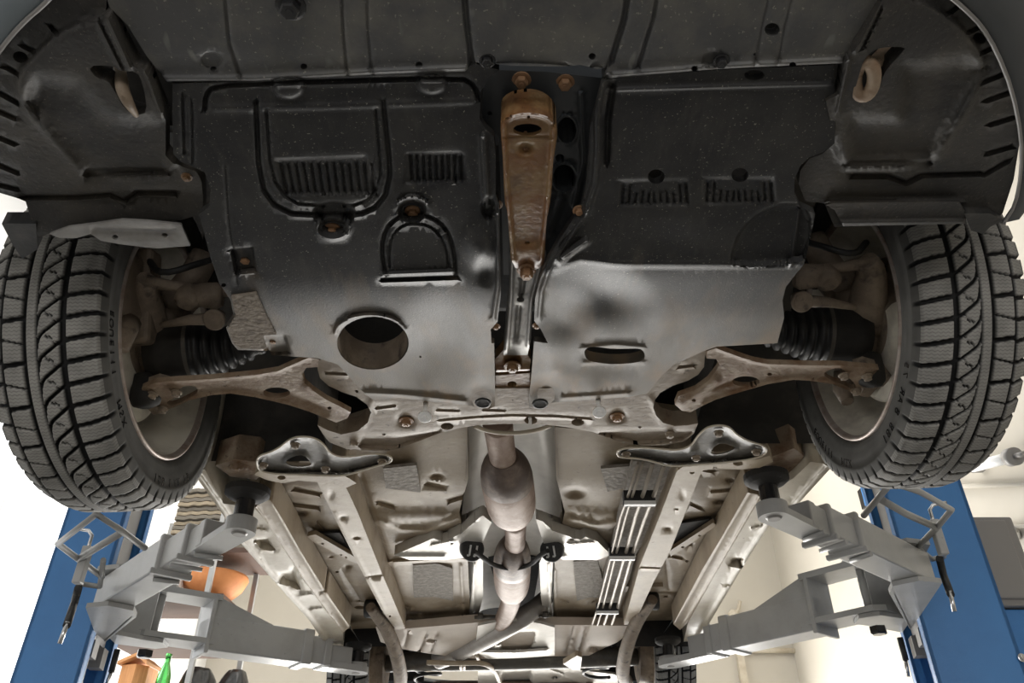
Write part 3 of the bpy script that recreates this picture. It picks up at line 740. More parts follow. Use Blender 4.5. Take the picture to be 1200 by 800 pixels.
riml_me = MB().lathe([(.0730, .2085), (.0780, .2075), (.0795, .2035), (.0765, .2005), (.069, .1980)], (0, 0, 0), (1, 0, 0), 96, True, False).mesh('rim_lip'); riml_me.materials.append(M_RIML)
disc_me = MB().lathe([(-.012, .125), (.004, .128), (.006, .118), (.008, .07), (.03, .06), (.03, .03)], (0, 0, 0), (1, 0, 0), 64, False).mesh('brake_disc'); disc_me.materials.append(M_KNUC)
plate_me = MB().lathe([(.010, .138), (.014, .138), (.018, .13), (.016, .10), (.028, .085), (.030, .04)], (0, 0, 0), (1, 0, 0), 48, True, True, .8, 4.6).mesh('dust_shield'); plate_me.materials.append(M_KNUC)

# sidewall letters, raised; the words are worn past reading, so only their block shapes are there
def text_mesh(txt, size, depth):
    cu = bpy.data.curves.new('lettering', 'FONT'); cu.body = txt; cu.size = size; cu.extrude = depth; cu.align_x = 'CENTER'
    o = bpy.data.objects.new('lettering', cu); C.objects.link(o)
    dg = bpy.context.evaluated_depsgraph_get(); dg.update()
    me = bpy.data.meshes.new_from_object(o.evaluated_get(dg))
    bpy.data.objects.remove(o); bpy.data.curves.remove(cu)
    return me
def sidewall_text(words, r, xface):
    b = MB(); cache = {}
    for txt, a_mid, size in words:
        step = size * .78 / r
        for k, chx in enumerate(txt):
            if chx == ' ': continue
            key = (chx, size)
            if key not in cache: cache[key] = text_mesh(chx, size, .0006)
            me = cache[key]
            a = a_mid + (k - (len(txt) - 1) / 2) * step
            # letter local (lx, ly): ly radial outwards, lx along decreasing angle when seen from +x
            vs = [(xface + v.co.z, (r + v.co.y - size * .35) * math.cos(a) - v.co.x * -math.sin(a) * -1, (r + v.co.y - size * .35) * math.sin(a) + v.co.x * math.cos(a)) for v in me.vertices]
            b.add(vs, [tuple(p.vertices) for p in me.polygons])
    return b.mesh('lettering')
let_me = sidewall_text([('EOUEIII', 3.72, .019), ('MSX', 4.17, .020), ('188 8', 4.98, .021), ('AR 75', 5.32, .019)], .2485, .0845); let_me.materials.append(M_BLK)
def wheel(loc, flip, label, tilt=None):
    w = bpy.data.objects.new('wheel', rim_me); C.objects.link(w); w.parent = car
    w.matrix_parent_inverse = Matrix.Translation(-Vector(car.location))
    w.matrix_basis = Matrix.Translation(loc) @ (tilt or Matrix()) @ (Matrix.Rotation(math.pi, 4, 'Z') if flip else Matrix())
    w['label'] = label
    subs = [('tire', tire_me), ('rim_lip', riml_me), ('lettering', let_me)]
    for n, me in subs:
        o = bpy.data.objects.new(n, me); C.objects.link(o); o.parent = w
        if n == 'lettering': o['kind'] = 'stuff'
    return w
def tilted(st, ca):   # toe and camber as the hanging wheels show them
    return Matrix.Rotation(st, 4, 'Z') @ Matrix.Rotation(-ca, 4, 'Y')
TL = tilted(.0204, .0605); TR = tilted(-.0178, .0054)
WL = Vector((-.6177, 1.1745, .7798)) - TL.to_3x3() @ Vector((.0785, 0, 0)); WR = Vector((.6143, 1.1759, .8185)) + TR.to_3x3() @ Vector((.0785, 0, 0))
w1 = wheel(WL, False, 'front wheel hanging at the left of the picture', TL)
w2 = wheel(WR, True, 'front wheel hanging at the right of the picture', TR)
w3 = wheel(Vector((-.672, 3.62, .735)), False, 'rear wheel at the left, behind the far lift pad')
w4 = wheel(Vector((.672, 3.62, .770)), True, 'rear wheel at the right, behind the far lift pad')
# --- hub, knuckle, drive shaft, wheel housings
for sx, WC in ((-1, WL), (1, WR)):
    ix = WC.x - sx * .07           # inner face plane
    flipM = Matrix.Translation(WC) @ (TL if sx < 0 else TR) @ (Matrix.Rotation(math.pi, 4, 'Z') if sx > 0 else Matrix())
    hub = MB()
    hub.add([flipM @ v.co for v in disc_me.vertices], [tuple(p.vertices) for p in disc_me.polygons], True)
    brk = obj('brake_disc', hub, M_KNUC, car)
    sh = MB().add([flipM @ v.co for v in plate_me.vertices], [tuple(p.vertices) for p in plate_me.polygons], True)
    obj('dust_shield', sh, M_RIM, brk)
    k = MB()
    c = lambda dx, dy, dz: Vector((WC.x - sx * dx, WC.y + dy, WC.z + dz))
    k.tube([c(.052, .035, -.072), c(.048, .035, -.045), c(.045, .015, -.01), c(.045, 0, .04), c(.06, .0, .09), c(.085, .01, .14)], [.014, .022, .040, .048, .036, .03], 14, smooth_path=1)
    k.tube([c(.04, .0, .0), c(.05, -.06, .03), c(.06, -.11, .045), c(.075, -.13, .05)], [.04, .032, .024, .018], 12, smooth_path=1)
    k.tube([c(.045, .02, .05), c(.04, .07, .07), c(.035, .11, .07)], [.03, .028, .02], 12, smooth_path=1)
    k.tube([c(.06, -.02, .08), c(.10, -.04, .11), c(.12, -.05, .17)], [.03, .026, .026], 12, smooth_path=1)
    kn = obj('steering_knuckle', k, M_KNUC, car)
    cal = MB(); cal.box((-.035, -.055, -.06), (.035, .05, .06), flipM @ Matrix.Translation((.022, -.105, .045)) @ Matrix.Rotation(.4, 4, 'X'), .012)
    cal.box((-.02, -.02, -.085), (.03, .03, .085), flipM @ Matrix.Translation((.040, -.085, .045)) @ Matrix.Rotation(.4, 4, 'X'), .008)
    cal.tube([flipM @ Vector(q) for q in ((.05, -.11, -.03), (.056, -.125, -.06), (.055, -.12, -.09))], [.02, .018, .012], 10)
    obj('brake_caliper', cal, M_KNUC, car)
    # ball joint housing under the arm's end
    bj = MB().lathe([(-.03, .016), (0, .025), (.016, .027), (.026, .022), (.031, .010)], c(.050, .012, -.086), (-sx * .2, .35, -1), 20)
    obj('ball_joint', bj, M_DARK, car)
    # CV joint and pleated boot
    a = Vector((WC.x - sx * .045, WC.y + .005, WC.z - .016)); e = Vector((sx * .36, WC.y + .01, .79 + ROLL * sx * .4 + .02)); ax = e - a; Ln = ax.length
    cv = MB().lathe([(0, .046), (.03, .052), (.06, .054), (.066, .057), (.075, .057)], a, ax, 32)
    cvo = obj('cv_joint', cv, M_DARK, car)
    pr = [(.070, .056), (.078, .056), (.080, .052)]
    n = 6
    for i in range(n):
        t0 = .084 + i * .0165; r = .057 - i * .0056
        pr += [(t0, r - .008), (t0 + .005, r), (t0 + .010, r), (t0 + .0145, r - .009)]
    pr += [(.186, .019), (.200, .018), (.202, .012)]
    obj('boot', MB().lathe(pr, a, ax, 40, cap=False), M_RUB, cvo)
    obj('clamp', MB().lathe([(.071, .0575), (.078, .0575)], a, ax, 40, cap=False), M_BRACE, cvo)
    obj('clamp', MB().lathe([(.190, .0195), (.197, .0195)], a, ax, 32, cap=False), M_BRACE, cvo)
    obj('drive_shaft', MB().cyl(a + ax * .2, e, .0125, 16), M_KNUC, cvo)
    # tie rod with its end
    tr = MB().tube([c(.07, -.125, .05), c(.11, -.11, .052), c(.30, -.05, .07)], [.012, .009, .010], 10).lathe([(-.02, .016), (-.012, .022), (.012, .022), (.02, .014)], c(.135, -.095, .04), (0, -.25, -1), 20)
    tr.lathe([(0, .020), (.05, .024), (.06, .018)], c(.13, -.095, .045), (-sx, .15, .05), 16)
    obj('tie_rod', tr, M_KNUC, car)
    e_ = pz(*((253, 373) if sx < 0 else (938, 352)), .778)
    te = MB().lathe([(-.02, .010), (0, .016), (.006, .0185), (.010, .0185), (.011, .015), (.008, .012)], e_, (0, -.62, -.78), 28)
    te.tube([e_ + Vector((0, .006, .004)), e_ + Vector((sx * .05, .01, .004)), e_ + Vector((sx * .10, .02, .0))], [.012, .009, .005], 10)
    obj('tie_rod_end', te, M_KNUC, car)
    # brake hose
    obj('brake_hose', MB().tube([c(.06, -.12, .10), c(.10, -.14, .05), c(.16, -.12, .10), c(.19, -.05, .18)], .006, 8, smooth_path=2), M_RUB, car)
    # wheel housing: dark half-tunnel over the wheel, closed on the engine side
    wh = MB().lathe([(0, .385), (.46, .385)], (sx * .40, WC.y + .01, WC.z + .02), (sx, 0, 0), 40, True, False, *((-1.15, 1.74) if sx < 0 else (-1.74, 1.15)), phase=(0, 0, 1))
    # engine-side wall with the strut tower behind
    n0 = 24; cen = Vector((sx * .40, WC.y + .01, WC.z + .02)); vs = [cen + Vector((0, math.sin(t) * .385, math.cos(t) * .385)) for t in np.linspace(-1.15, 1.72, n0)]
    wh.add([cen + Vector((0, 0, .0))] + vs, [(0, i + 1, i + 2) for i in range(n0 - 1)])
    obj('wheel_housing', wh, M_HOUSE, car)
    st = MB().cyl(c(.09, .01, .12), c(.17, .04, .36), .028, 18).lathe([(0, .07), (.012, .075), (.02, .05)], c(.14, .03, .24), (-sx * .25, .1, 1), 24)
    obj('strut', st, M_DARK, car)

# ---------------------------------------------------------------- subframe and control arms
SUB_out = [(380, 418), (372, 424), (372, 432), (375, 443), (385, 452), (400, 459), (418, 465), (430, 474), (435, 483), (431, 495), (419, 505), (400, 509), (384, 504), (372, 498), (378, 508), (386, 518), (406, 526), (440, 529), (462, 527), (490, 517), (515, 507.5), (540, 501), (560, 498), (590, 496.5), (618, 496.5),
           (644, 498), (665, 500.5), (695, 506), (711, 512), (730, 519), (754, 522), (780, 521), (802, 517), (813, 508), (818, 496), (807, 498), (791, 499), (777, 495.5), (769, 487), (765.5, 478), (767, 469), (774, 460), (788, 452), (806, 446), (818, 439), (825, 430), (826, 418), (829, 405), (815, 400), (760, 440), (700, 448), (640, 455), (560, 455), (470, 448), (440, 440), (405, 415)]
SUBZ = prof([(400, .708), (440, .703), (500, .700), (530, .702)])
SUB_feats = [Flat([(425, 512), (420, 523), (462, 525), (500, 512), (516, 505), (470, 511)], -.010, 5), Flat([(700, 507), (745, 519), (800, 515), (811, 506), (770, 503), (735, 505)], -.010, 5),
             
             Bump(476, 492, 16, 11, -.012), Bump(723, 487, 16, 11, -.012), Line([(516, 492), (560, 488), (600, 486), (650, 487), (690, 490)], 1.6, -.004), Line([(441, 478), (463, 475)], 1.8, -.006), Line([(512, 480), (538, 481)], 1.6, -.004), Line([(566, 480), (592, 481)], 1.6, -.004),
             Line([(383, 437), (406, 438)], 1.8, -.006), Line([(796, 430), (812, 428)], 1.8, -.006),
             Line([(436, 470), (425, 500)], 4, .003), Line([(763, 468), (775, 494)], 4, .003)]
SUB_holes = [ell(524, 499.5, 7.6, 4, 20), ell(622, 492.5, 7.6, 4.4, 20), ell(677, 495, 7.6, 4, 20), ell(450, 509, 2, 1.2, 10), ell(750, 500.6, 2, 1.2, 10), ell(418, 458.5, 2.2, 1.6, 10, .6)]
sub = sheet('subframe', SUB_out, SUBZ, M_STEEL, car, holes=SUB_holes, feats=SUB_feats, step=6, thick=.034)
for x, y, z, r in ((476, 492, .706, .0095), (723, 487, .706, .0095)): bolt(x, y, z, r, sub, M_BOLTR)
for x, y in ((415, 517), (785, 507)): bolt(x, y, .704, .0085, sub, M_CHROME if False else M_STEEL, flange=1.2)
for x, y in ((498.5, 494), (701.5, 488.5)):
    p = pz(x, y - 12, .685)
    zb = MB().cyl(p + Vector((0, 0, .02)), p + Vector((0, -.004, -.012)), .0045, 10).lathe([(0, .0125), (.003, .0125), (.004, .011)], p + Vector((0, -.004, -.012)), (0, -.45, -1), 24).lathe([(0, .0060), (.006, .0055)], p + Vector((0, -.0060, -.0155)), (0, -.45, -1), 6, False)
    obj('bolt', zb, M_ZINC, sub)['label'] = 'bright zinc bolt'
# rim of the round tunnel cut-out behind the beam
rg = MB(); arc = [pz(x, y, .735) for x, y in ((556, 499), (568, 504), (585, 507), (605, 507.5), (622, 505.5), (636, 502), (646, 498))]
rg.tube(arc, .0045, 8, smooth_path=1)
obj('heat_shield_rim', rg, M_SILL, sub)
AL_out = [(166, 455), (183, 448), (210, 446), (247, 444), (300, 439), (325, 435), (345, 426), (362, 419), (374, 421), (372, 430), (359, 431), (354, 438), (357, 449), (367, 458), (382, 468), (400, 477), (411, 483), (407, 490), (394, 495), (382, 490), (362, 482), (337, 474), (300, 465.5), (270, 461), (247, 463), (222, 469), (204, 477), (190, 483), (183, 474), (170, 468)]
AR_out = [(1030, 432), (1009, 455), (1005, 462), (976, 450), (949, 446), (930, 445), (900, 450), (860, 461.5), (839, 468), (824, 475), (809, 483), (799, 481), (791, 474), (795, 464), (815, 457), (830, 446), (840, 433), (843, 427), (839, 420.5), (828, 420), (829, 411), (839, 408), (864, 417), (882, 423), (900, 426.5), (950, 428), (984, 428)]
AZ = .694
al = sheet('control_arm', AL_out, AZ, M_ARM, car, holes=[ell(324, 460, 16, 6.2, 24), ell(386, 478, 2.6, 1.7, 12), chaikin([(212, 453), (224, 451.5), (232, 455), (231, 461), (220, 467), (208, 473), (198, 476), (194, 471), (204, 467), (210, 461)], 1), ell(247, 454, 0.8, .6, 8)],
           feats=[Line([(362, 452), (380, 466), (404, 478)], 6, .007), Line(AL_out[1:8], 2.6, .004), Line(AL_out[19:28], 2.6, .004), Line([(340, 462), (385, 482)], 4, -.003)], step=5, thick=.010)
ar = sheet('control_arm', AR_out, AZ, M_ARM, car, holes=[ell(874, 447, 16, 6.2, 24), ell(813, 469, 2.6, 1.7, 12), chaikin([(964, 438), (972, 433), (984, 430.5), (990, 434), (992, 441), (1000, 447), (1004, 455), (998, 456), (988, 450), (974, 446)], 1), ell(902, 438.5, 3, 1.8, 12)],
           feats=[Line([(800, 474), (820, 461), (838, 446)], 6, .006), Line([(836, 455), (862, 445)], 3, -.003), Line(AR_out[20:27], 2.6, .004), Line(AR_out[2:10], 2.6, .004)], step=5, thick=.010)
for a, pts in ((al, ((179, 461.5), (207, 459), (191, 478))), (ar, ((988.5, 439), (1016, 440), (1003, 457)))):
    for x, y in pts: bolt(x, y, AZ - .001, .0075, a, M_STEEL, flange=1.25)
# ball joint flange (lighter plate ends)
sheet('ball_joint_plate', [(152, 462), (166, 455), (184, 449), (196, 452), (192, 466), (186, 476), (190, 484), (180, 486), (168, 474), (156, 474)], AZ + .008, M_KNUC, al, feats=[Bump(166, 466, 14, 9, .012)], step=4, thick=.02)
sheet('ball_joint_plate', mir([(152, 462), (166, 455), (184, 449), (196, 452), (192, 466), (186, 476), (190, 484), (180, 486), (168, 474), (156, 474)]), AZ + .008, M_KNUC, ar, feats=[Bump(1030, 444, 14, 9, .012)], step=4, thick=.02)
# --- wing-shaped braces behind the subframe
BL_out = [(300, 540), (305, 533), (316, 530), (328, 524), (337, 516), (347, 511.5), (362, 511.5), (372, 514.5), (380, 521), (386, 530), (398, 535.5), (415, 534.5), (433, 531.5), (452, 532), (460, 536), (457, 542), (441, 546), (425, 551), (405, 557), (387, 557.5), (350, 556), (316, 555), (303, 551)]
BR_out = [(722, 530), (728, 525.5), (750, 524), (775, 526), (795, 527.5), (810, 522.5), (818, 510), (828, 500.5), (842, 497.5), (855, 500), (863, 509), (877, 517), (896, 522), (900, 529), (888, 537), (850, 542), (795, 546), (782, 545.5), (770, 542), (750, 537), (726, 536)]
def inset(poly, k):
    c = np.mean(poly, 0); P = np.array(poly); d = c - P; return [tuple(p + q / np.hypot(*q) * k) for p, q in zip(P, d)]
HL = chaikin([(333, 541), (345, 534), (356, 533), (363, 540), (366, 545), (352, 547), (340, 546)], 1); HR = chaikin([(832, 530), (838, 522), (846, 518.5), (857, 522), (863, 525), (850, 531), (837, 533)], 1)
for out, hl, bl in ((BL_out, HL, ((346, 520), (308.5, 543.5), (381.5, 548), (448, 539.5))), (BR_out, HR, ((842, 506), (886, 528), (815.5, 535), (733.5, 531)))):
    s = sheet('subframe_brace', out, .700, M_BRACE, car, holes=[hl], feats=[Line(hl, 3.5, .005, True), Flat(inset(out, 5), -.010, 5, 1)], step=4, thick=.002)
    obj('rolled_edge', MB().tube([pz(x, y, .694) for x, y in chaikin(out, 2)] + [pz(*chaikin(out, 2)[0], .694)], .0022, 6), M_SILL, s)
    for x, y in bl: bolt(x, y, .704, .008, s, M_STEEL, flange=1.25)
sheet('brace_bracket', [(303, 552), (350, 557), (405, 558), (418, 566), (404, 572), (388, 566), (350, 563), (330, 566), (312, 562), (298, 556)], .712, M_RAIL, car, holes=[ell(330, 559.5, 5, 2.6, 14), ell(387.5, 566, 5, 2.6, 14)], step=5, thick=.03)
sheet('brace_bracket', [(800, 547), (850, 543), (888, 538), (902, 534), (906, 541), (890, 548), (868, 550), (840, 549), (810, 553), (793, 552)], .712, M_RAIL, car, holes=[ell(865, 543, 6, 2.8, 14), ell(838, 548, 2.5, 1.6, 10)], step=5, thick=.03)
# ---------------------------------------------------------------- floor, rails, sills
PZ = .80
dash = MB().box((-.56, 1.50, 1.02), (.56, 4.4, 1.10))
obj('cabin_floor_backing', dash, M_DARK, car)
FPZ = prof([(495, .83), (540, .815), (570, PZ), (745, PZ)])
fl = sheet('floor_pan', [(380, 520), (400, 530), (470, 508), (548, 500), (549, 560), (538, 600), (548, 650), (552, 742), (470, 738), (420, 739), (398, 735), (330, 640), (292, 585), (303, 560), (330, 556)], FPZ, M_PAN, car,
    feats=[Line([(444, 588), (460, 593)], 3, -.010), Line([(527, 586), (543, 581)], 3, -.010), Flat([(436, 600), (530, 600), (520, 612), (452, 614)], .012, 12), Line([(442, 610), (470, 621), (500, 622), (540, 606)], 5, .012),
           Line([(340, 590), (372, 594)], 2.5, -.012), Bump(353, 601, 12, 5, -.012), Line([(345, 572), (375, 578)], 3, -.008), Line([(372, 610), (380, 620)], 1.5, -.006), Line([(362, 624), (356, 640), (362, 641)], 1.5, -.004),
           Bump(373, 662, 6, 3, -.008), Bump(408, 663, 7, 3.5, -.008), Bump(388, 652, 5, 2, -.006), Bump(386, 684, 6, 2.5, -.008), Line([(400, 668), (424, 706), (440, 708)], 1.6, -.005), Line([(396, 705), (440, 706)], 1.6, .004),
           Line([(448, 660), (540, 655)], 3, .010), Line([(470, 726), (545, 724)], 4, .010), Line([(404, 730), (450, 725)], 2, .005), Bump(501, 712, 34, 10, .010),
           Line([(540, 662), (545, 740)], 2.5, .006), Line([(520, 570), (500, 566)], 3, -.006), Bump(512, 558, 10, 5, -.012), Flat([(405, 560), (425, 556), (470, 700), (455, 706)], -.010, 6), Line([(472, 707), (484, 711)], 1.6, -.005), Line([(533, 709), (544, 705)], 1.6, -.005)],
    holes=[ell(422, 711.5, 7, 2, 14), ell(395, 670, 2, 1.5, 10)], step=8, thick=.10)
fr = sheet('floor_pan', [(650, 500), (730, 508), (800, 518), (840, 530), (905, 545), (898, 575), (846, 650), (806, 728), (795, 736), (740, 733), (648, 742), (650, 650), (662, 600), (652, 560)], FPZ, M_PAN, car,
    feats=[Bump(674, 577, 18, 9, -.014), Line([(668, 608), (700, 617), (730, 612)], 5, .012), Flat([(668, 596), (720, 600), (730, 612), (690, 616)], .010, 12), Bump(844, 587, 13, 4.5, -.012), Line([(833, 575), (872, 572)], 2.5, -.008), Line([(811, 590), (822, 595)], 2.5, -.008), Bump(855, 562, 7, 4, -.008),
           Line([(820, 548), (835, 551)], 3, -.006), Bump(828, 648, 6, 3, -.008), Bump(809, 637, 6, 3, -.008), Line([(786, 650), (799, 653)], 2.6, -.008), Line([(762, 692), (800, 694)], 1.6, -.004), Bump(780, 698, 6, 2, -.008), Line([(780, 654), (784, 690)], 1.6, -.004), Bump(772, 708, 4, 2, -.006),
           Line([(690, 650), (756, 652)], 3, .010), Line([(650, 668), (652, 740)], 2.5, .006), Bump(690, 706, 30, 10, .010), Line([(655, 724), (700, 728)], 4, .008), Line([(700, 702), (690, 706)], 1.6, -.005), Line([(658, 701), (666, 704)], 1.6, -.005)],
    holes=[ell(805, 657.5, 2, 1.5, 10)], step=8, thick=.10)
# sound-deadening pads stuck on the pan
def pad(parent, poly, z, m): return sheet('damping_pad', poly, z, m, parent, step=5, thick=.008, smooth=False)
pad(fl, [(449, 549), (488, 545), (493, 577), (452, 572)], .793, M_PAD); pad(fl, [(484, 662), (512, 660), (530, 666), (531, 704), (508, 699), (485, 700)], .792, M_PAD)
pad(fr, [(704, 549), (740, 546), (742, 570), (712, 576)], .793, M_PAD); pad(fr, [(672, 658), (700, 656), (712, 700), (690, 700), (676, 704)], .792, M_PAD)
# triangular gussets beside the rails
for q, pr_ in (([(365, 626), (398, 624), (417, 656), (378, 637)], fl), ([(793, 614), (833, 608), (838, 612), (788, 644), (786, 643)], fr)):
    pad(pr_, q, .788, M_DARK)
sheet('gusset_strip', [(360, 628), (370, 626), (420, 655), (424, 662), (410, 657), (366, 634)], .772, M_RAIL, fl, holes=[ell(378, 637, 2, 1.3, 8), ell(399, 650, 2, 1.3, 8), ell(405, 653, 2, 1.3, 8)], step=5, thick=.012)
sheet('gusset_strip', [(784, 646), (836, 612), (840, 616), (800, 643), (786, 652)], .772, M_RAIL, fr, holes=[ell(800, 641, 2, 1.2, 8), ell(820, 627.5, 2, 1.2, 8)], step=5, thick=.012)
RZ = .735
rl = sheet('frame_rail', [(371, 563), (400, 559), (419, 600), (449, 675), (475, 736), (464, 738), (447, 714), (417, 656), (389, 600)], RZ, M_RAIL, car, feats=[Bump(418, 630, 7, 3, -.008), Bump(403, 606, 8, 4, -.006), Line([(428, 676), (449, 673)], 1.5, -.004), Line([(392, 600), (420, 655), (450, 713)], 2, .002), Bump(388, 580, 6, 9, -.004)], holes=[ell(457, 722, 1.5, 1.3, 8)], step=6, thick=.085)
rr_ = sheet('frame_rail', [(795, 547), (825, 549), (819, 560), (786, 644), (767, 680), (743, 731), (731, 732), (750, 662), (775, 600), (790, 560)], RZ, M_RAIL, car, feats=[Bump(782, 619, 8, 4, -.008), Bump(793, 596, 4, 2, -.005), Line([(751, 664), (776, 665)], 1.5, -.004), Bump(800, 580, 6, 9, -.004)], holes=[ell(811, 553.5, 3, 1.8, 10)], step=6, thick=.085)
for par, poly in ((rl, [(398, 560), (404, 560), (452, 674), (477, 736), (475, 736), (449, 675), (419, 600)]),): pass
orl = sheet('sill_rail', [(297, 594), (316, 585), (328, 603), (352, 645), (381, 692), (410, 734), (401, 742), (378, 712), (358, 684), (334, 646), (310, 608)], .722, M_RAIL, car, feats=[Line([(300, 594), (336, 647), (360, 684), (402, 742)], 2.5, .006), Line([(377, 693), (384, 691)], 1.5, -.006), Line([(318, 590), (350, 645), (379, 692), (407, 734)], 2, .003)], step=5, thick=.07)
orr = sheet('sill_rail', [(876, 577), (893, 580), (886, 592), (838, 673), (806, 729), (797, 738), (789, 731), (823, 667), (850, 622)], .722, M_RAIL, car, feats=[Line([(890, 582), (838, 671), (800, 735)], 2.5, .006), Line([(879, 578), (852, 622), (792, 729)], 2, .003)], step=5, thick=.07)
sl = sheet('sill', [(228, 556), (240, 550), (262, 590), (297, 594), (310, 608), (334, 645), (358, 683), (402, 742), (402, 760), (393, 772), (362, 726), (322, 682), (280, 634), (262, 604)], prof([(540, .715), (772, .715)]), M_SILL, car,
      feats=[Line([(231, 556), (264, 603), (282, 634), (324, 682), (364, 726), (394, 770)], 4.5, .009), Flat([(300, 632), (314, 631), (322, 644), (306, 642)], -.02, 4), Flat([(330, 672), (344, 668), (352, 690), (329, 682)], -.02, 4), Line([(298, 620), (312, 622)], 1.5, .004), Line([(352, 698), (364, 696)], 1.5, .004), Line([(366, 714), (380, 712)], 1.5, .004)], step=6, thick=.25)
sr = sheet('sill', [(965, 543), (973, 549), (930, 596), (903, 613), (868, 668), (817, 754), (801, 752), (806, 730), (838, 673), (886, 592), (893, 582), (930, 560), (950, 541)], prof([(540, .715), (772, .715)]), M_SILL, car,
      feats=[Line([(970, 547), (929, 594), (902, 611), (866, 666), (816, 752)], 4.5, .009), Flat([(858, 653), (869, 654), (869, 664), (855, 662)], -.02, 4), Line([(848, 688), (860, 686)], 1.5, .004), Line([(880, 620), (892, 617)], 1.5, .004)], step=6, thick=.25)
# the body flanks above the sills, seen only from the side
for sx in (-1, 1):
    fb = MB().add([(sx*.60, 1.62, .735 + ROLL*sx*.6), (sx*.60, 3.2, .735 + ROLL*sx*.6), (sx*.70, 3.2, .86), (sx*.70, 1.62, .86), (sx*.74, 1.62, 1.25), (sx*.74, 3.2, 1.25)], [(0, 1, 2, 3), (3, 2, 5, 4)])
    obj('body_side', fb, M_BODY, car)
obj('cabin_body', MB().box((-.70, .60, 1.24), (.70, 4.4, 1.45), bev=.06), M_BODY, car)
# jacking points: crumpled flange by the pads
for q, pr_ in (([(252, 545), (275, 538), (300, 541), (312, 552), (300, 562), (270, 558)], sl), ([(886, 548), (902, 536), (930, 525), (942, 534), (930, 556), (900, 560)], sr)):
    sheet('jacking_flange', q, .735, M_ARM, pr_, feats=[Bump(q[0][0] + 25, q[0][1] + 6, 18, 8, .02)], step=5, thick=.06)

# ---------------------------------------------------------------- tunnel, heat shields, exhaust
tn = MB(); rows = []
for py, wl, wr, top in ((496, 548, 652, .93), (560, 546, 655, .92), (610, 540, 660, .92), (660, 548, 650, .91), (740, 552, 648, .90)):
    L_ = pz(wl, py, .800); R_ = pz(wr, py, .800); c_ = (L_ + R_) / 2; h = top - .80
    rows.append([c_ + (R_ - L_) / 2 * math.copysign(abs(math.cos(a))**.6, -math.cos(a)) + Vector((0, 0, h * math.sin(a)**.6)) for a in np.linspace(0, math.pi, 17)])
n = 17; tn.add([v for r in rows for v in r], [(i*n + j, i*n + j + 1, (i+1)*n + j + 1, (i+1)*n + j) for i in range(4) for j in range(16)], True)
tun = obj('tunnel_heat_shield', tn, M_HEAT, car)
# pressed edges of the heat shield beside the tunnel
sheet('shield_wing', [(548, 640), (556, 655), (552, 700), (548, 740), (556, 740), (566, 700), (566, 655)], .795, M_HEAT, tun, feats=[Line([(556, 660), (553, 735)], 2, .006)], step=5, thick=.02)
sheet('shield_wing', [(640, 640), (632, 660), (634, 700), (640, 740), (648, 740), (646, 700), (648, 655)], .795, M_HEAT, tun, feats=[Line([(643, 660), (645, 735)], 2, .006)], step=5, thick=.02)
for q in ([(462, 650), (500, 634), (548, 612), (566, 604), (576, 612), (566, 634), (560, 652), (520, 656), (480, 656)], [(628, 608), (640, 612), (700, 634), (716, 650), (700, 656), (660, 656), (638, 640)]):
    cx = sum(p[0] for p in q) / len(q)
    br = sheet('tunnel_bracket', q, .768, M_HEAT, car, feats=[Flat([(505, 627), (548, 606), (562, 603), (540, 622), (520, 632)] if cx < 600 else [(634, 606), (660, 610), (692, 622), (680, 630), (650, 620)], -.03, 5), Line([(q[0][0] + 6, 652), (q[-2][0], 652)], 3, .006),
               Bump(529, 636, 4, 2, -.01) if cx < 600 else Bump(670, 632, 4, 2, -.01), Line([(505, 640), (532, 634)] if cx < 600 else [(668, 638), (694, 636)], 2, .006)], step=5, thick=.03)
    hx, hy = (553, 643) if cx < 600 else (647, 644)
    p = pz(hx, hy, .755); sgn = -1 if cx < 600 else 1
    hg = MB().lathe([(-.02, .030), (-.016, .034), (.012, .034), (.016, .030)], p, (-sgn * .25, -.75, -.45), 24)
    ho = obj('rubber_hanger', hg, M_RUB, br)
    ax = Vector((-sgn * .25, -.75, -.45)).normalized(); u = ax.cross(Vector((0, 0, 1))).normalized(); w = ax.cross(u)
    mk = MB()
    for k_ in (-.010, .009):
        for s0, s1 in ((-.014, .016),): mk.tube([p + ax * .0165 + u * k_ + w * s0, p + ax * .0165 + u * k_ + w * s1], .003, 6)
        mk.tube([p + ax * .0165 + u * k_ + w * .016, p + ax * .0165 + u * (k_ + .007) + w * .016], .003, 6)
    obj('raised_mark', mk, M_LBL, ho)
def px_path(rows): return [pz(x, y, z) for x, y, z in rows]
obj('exhaust_pipe', MB().tube(px_path([(583, 494, .785), (586, 515, .775), (589, 534, .768), (591, 545, .765)]), [.033, .031, .031, .032], 24, smooth_path=1), M_EXH, car)
obj('exhaust_pipe', MB().tube(px_path([(600, 604, .762), (604, 614, .762), (604, 630, .762), (603, 640, .762)]), [.034, .030, .029, .030], 24), M_EXH, car)
obj('exhaust_pipe', MB().tube(px_path([(600, 694, .765), (598, 708, .765), (592, 722, .755), (588, 730, .75)]), [.036, .034, .034, .034], 20, smooth_path=1), M_EXH, car)
cat = obj('catalytic_converter', MB().tube(px_path([(594, 560, .762), (594.5, 564, .760), (598, 584, .760), (599.5, 594, .760), (601, 601, .761), (602, 606, .762)]), [.062, .0635, .064, .062, .050, .036], 32, smooth_path=1), M_EXH, car)
obj('inlet_cone', MB().tube(px_path([(590, 535, .768), (591, 540, .766), (592, 548, .764), (593.5, 557, .762), (594.5, 563, .761)]), [.033, .044, .057, .0625, .063], 32, smooth_path=1), M_EXHD, cat)
mfl = obj('silencer', MB().tube(px_path([(600, 661, .765), (600, 664, .765), (600, 682, .765), (600, 690, .765), (600, 695, .765)]), [.0575, .059, .059, .053, .038], 32, smooth_path=1), M_EXH, car)
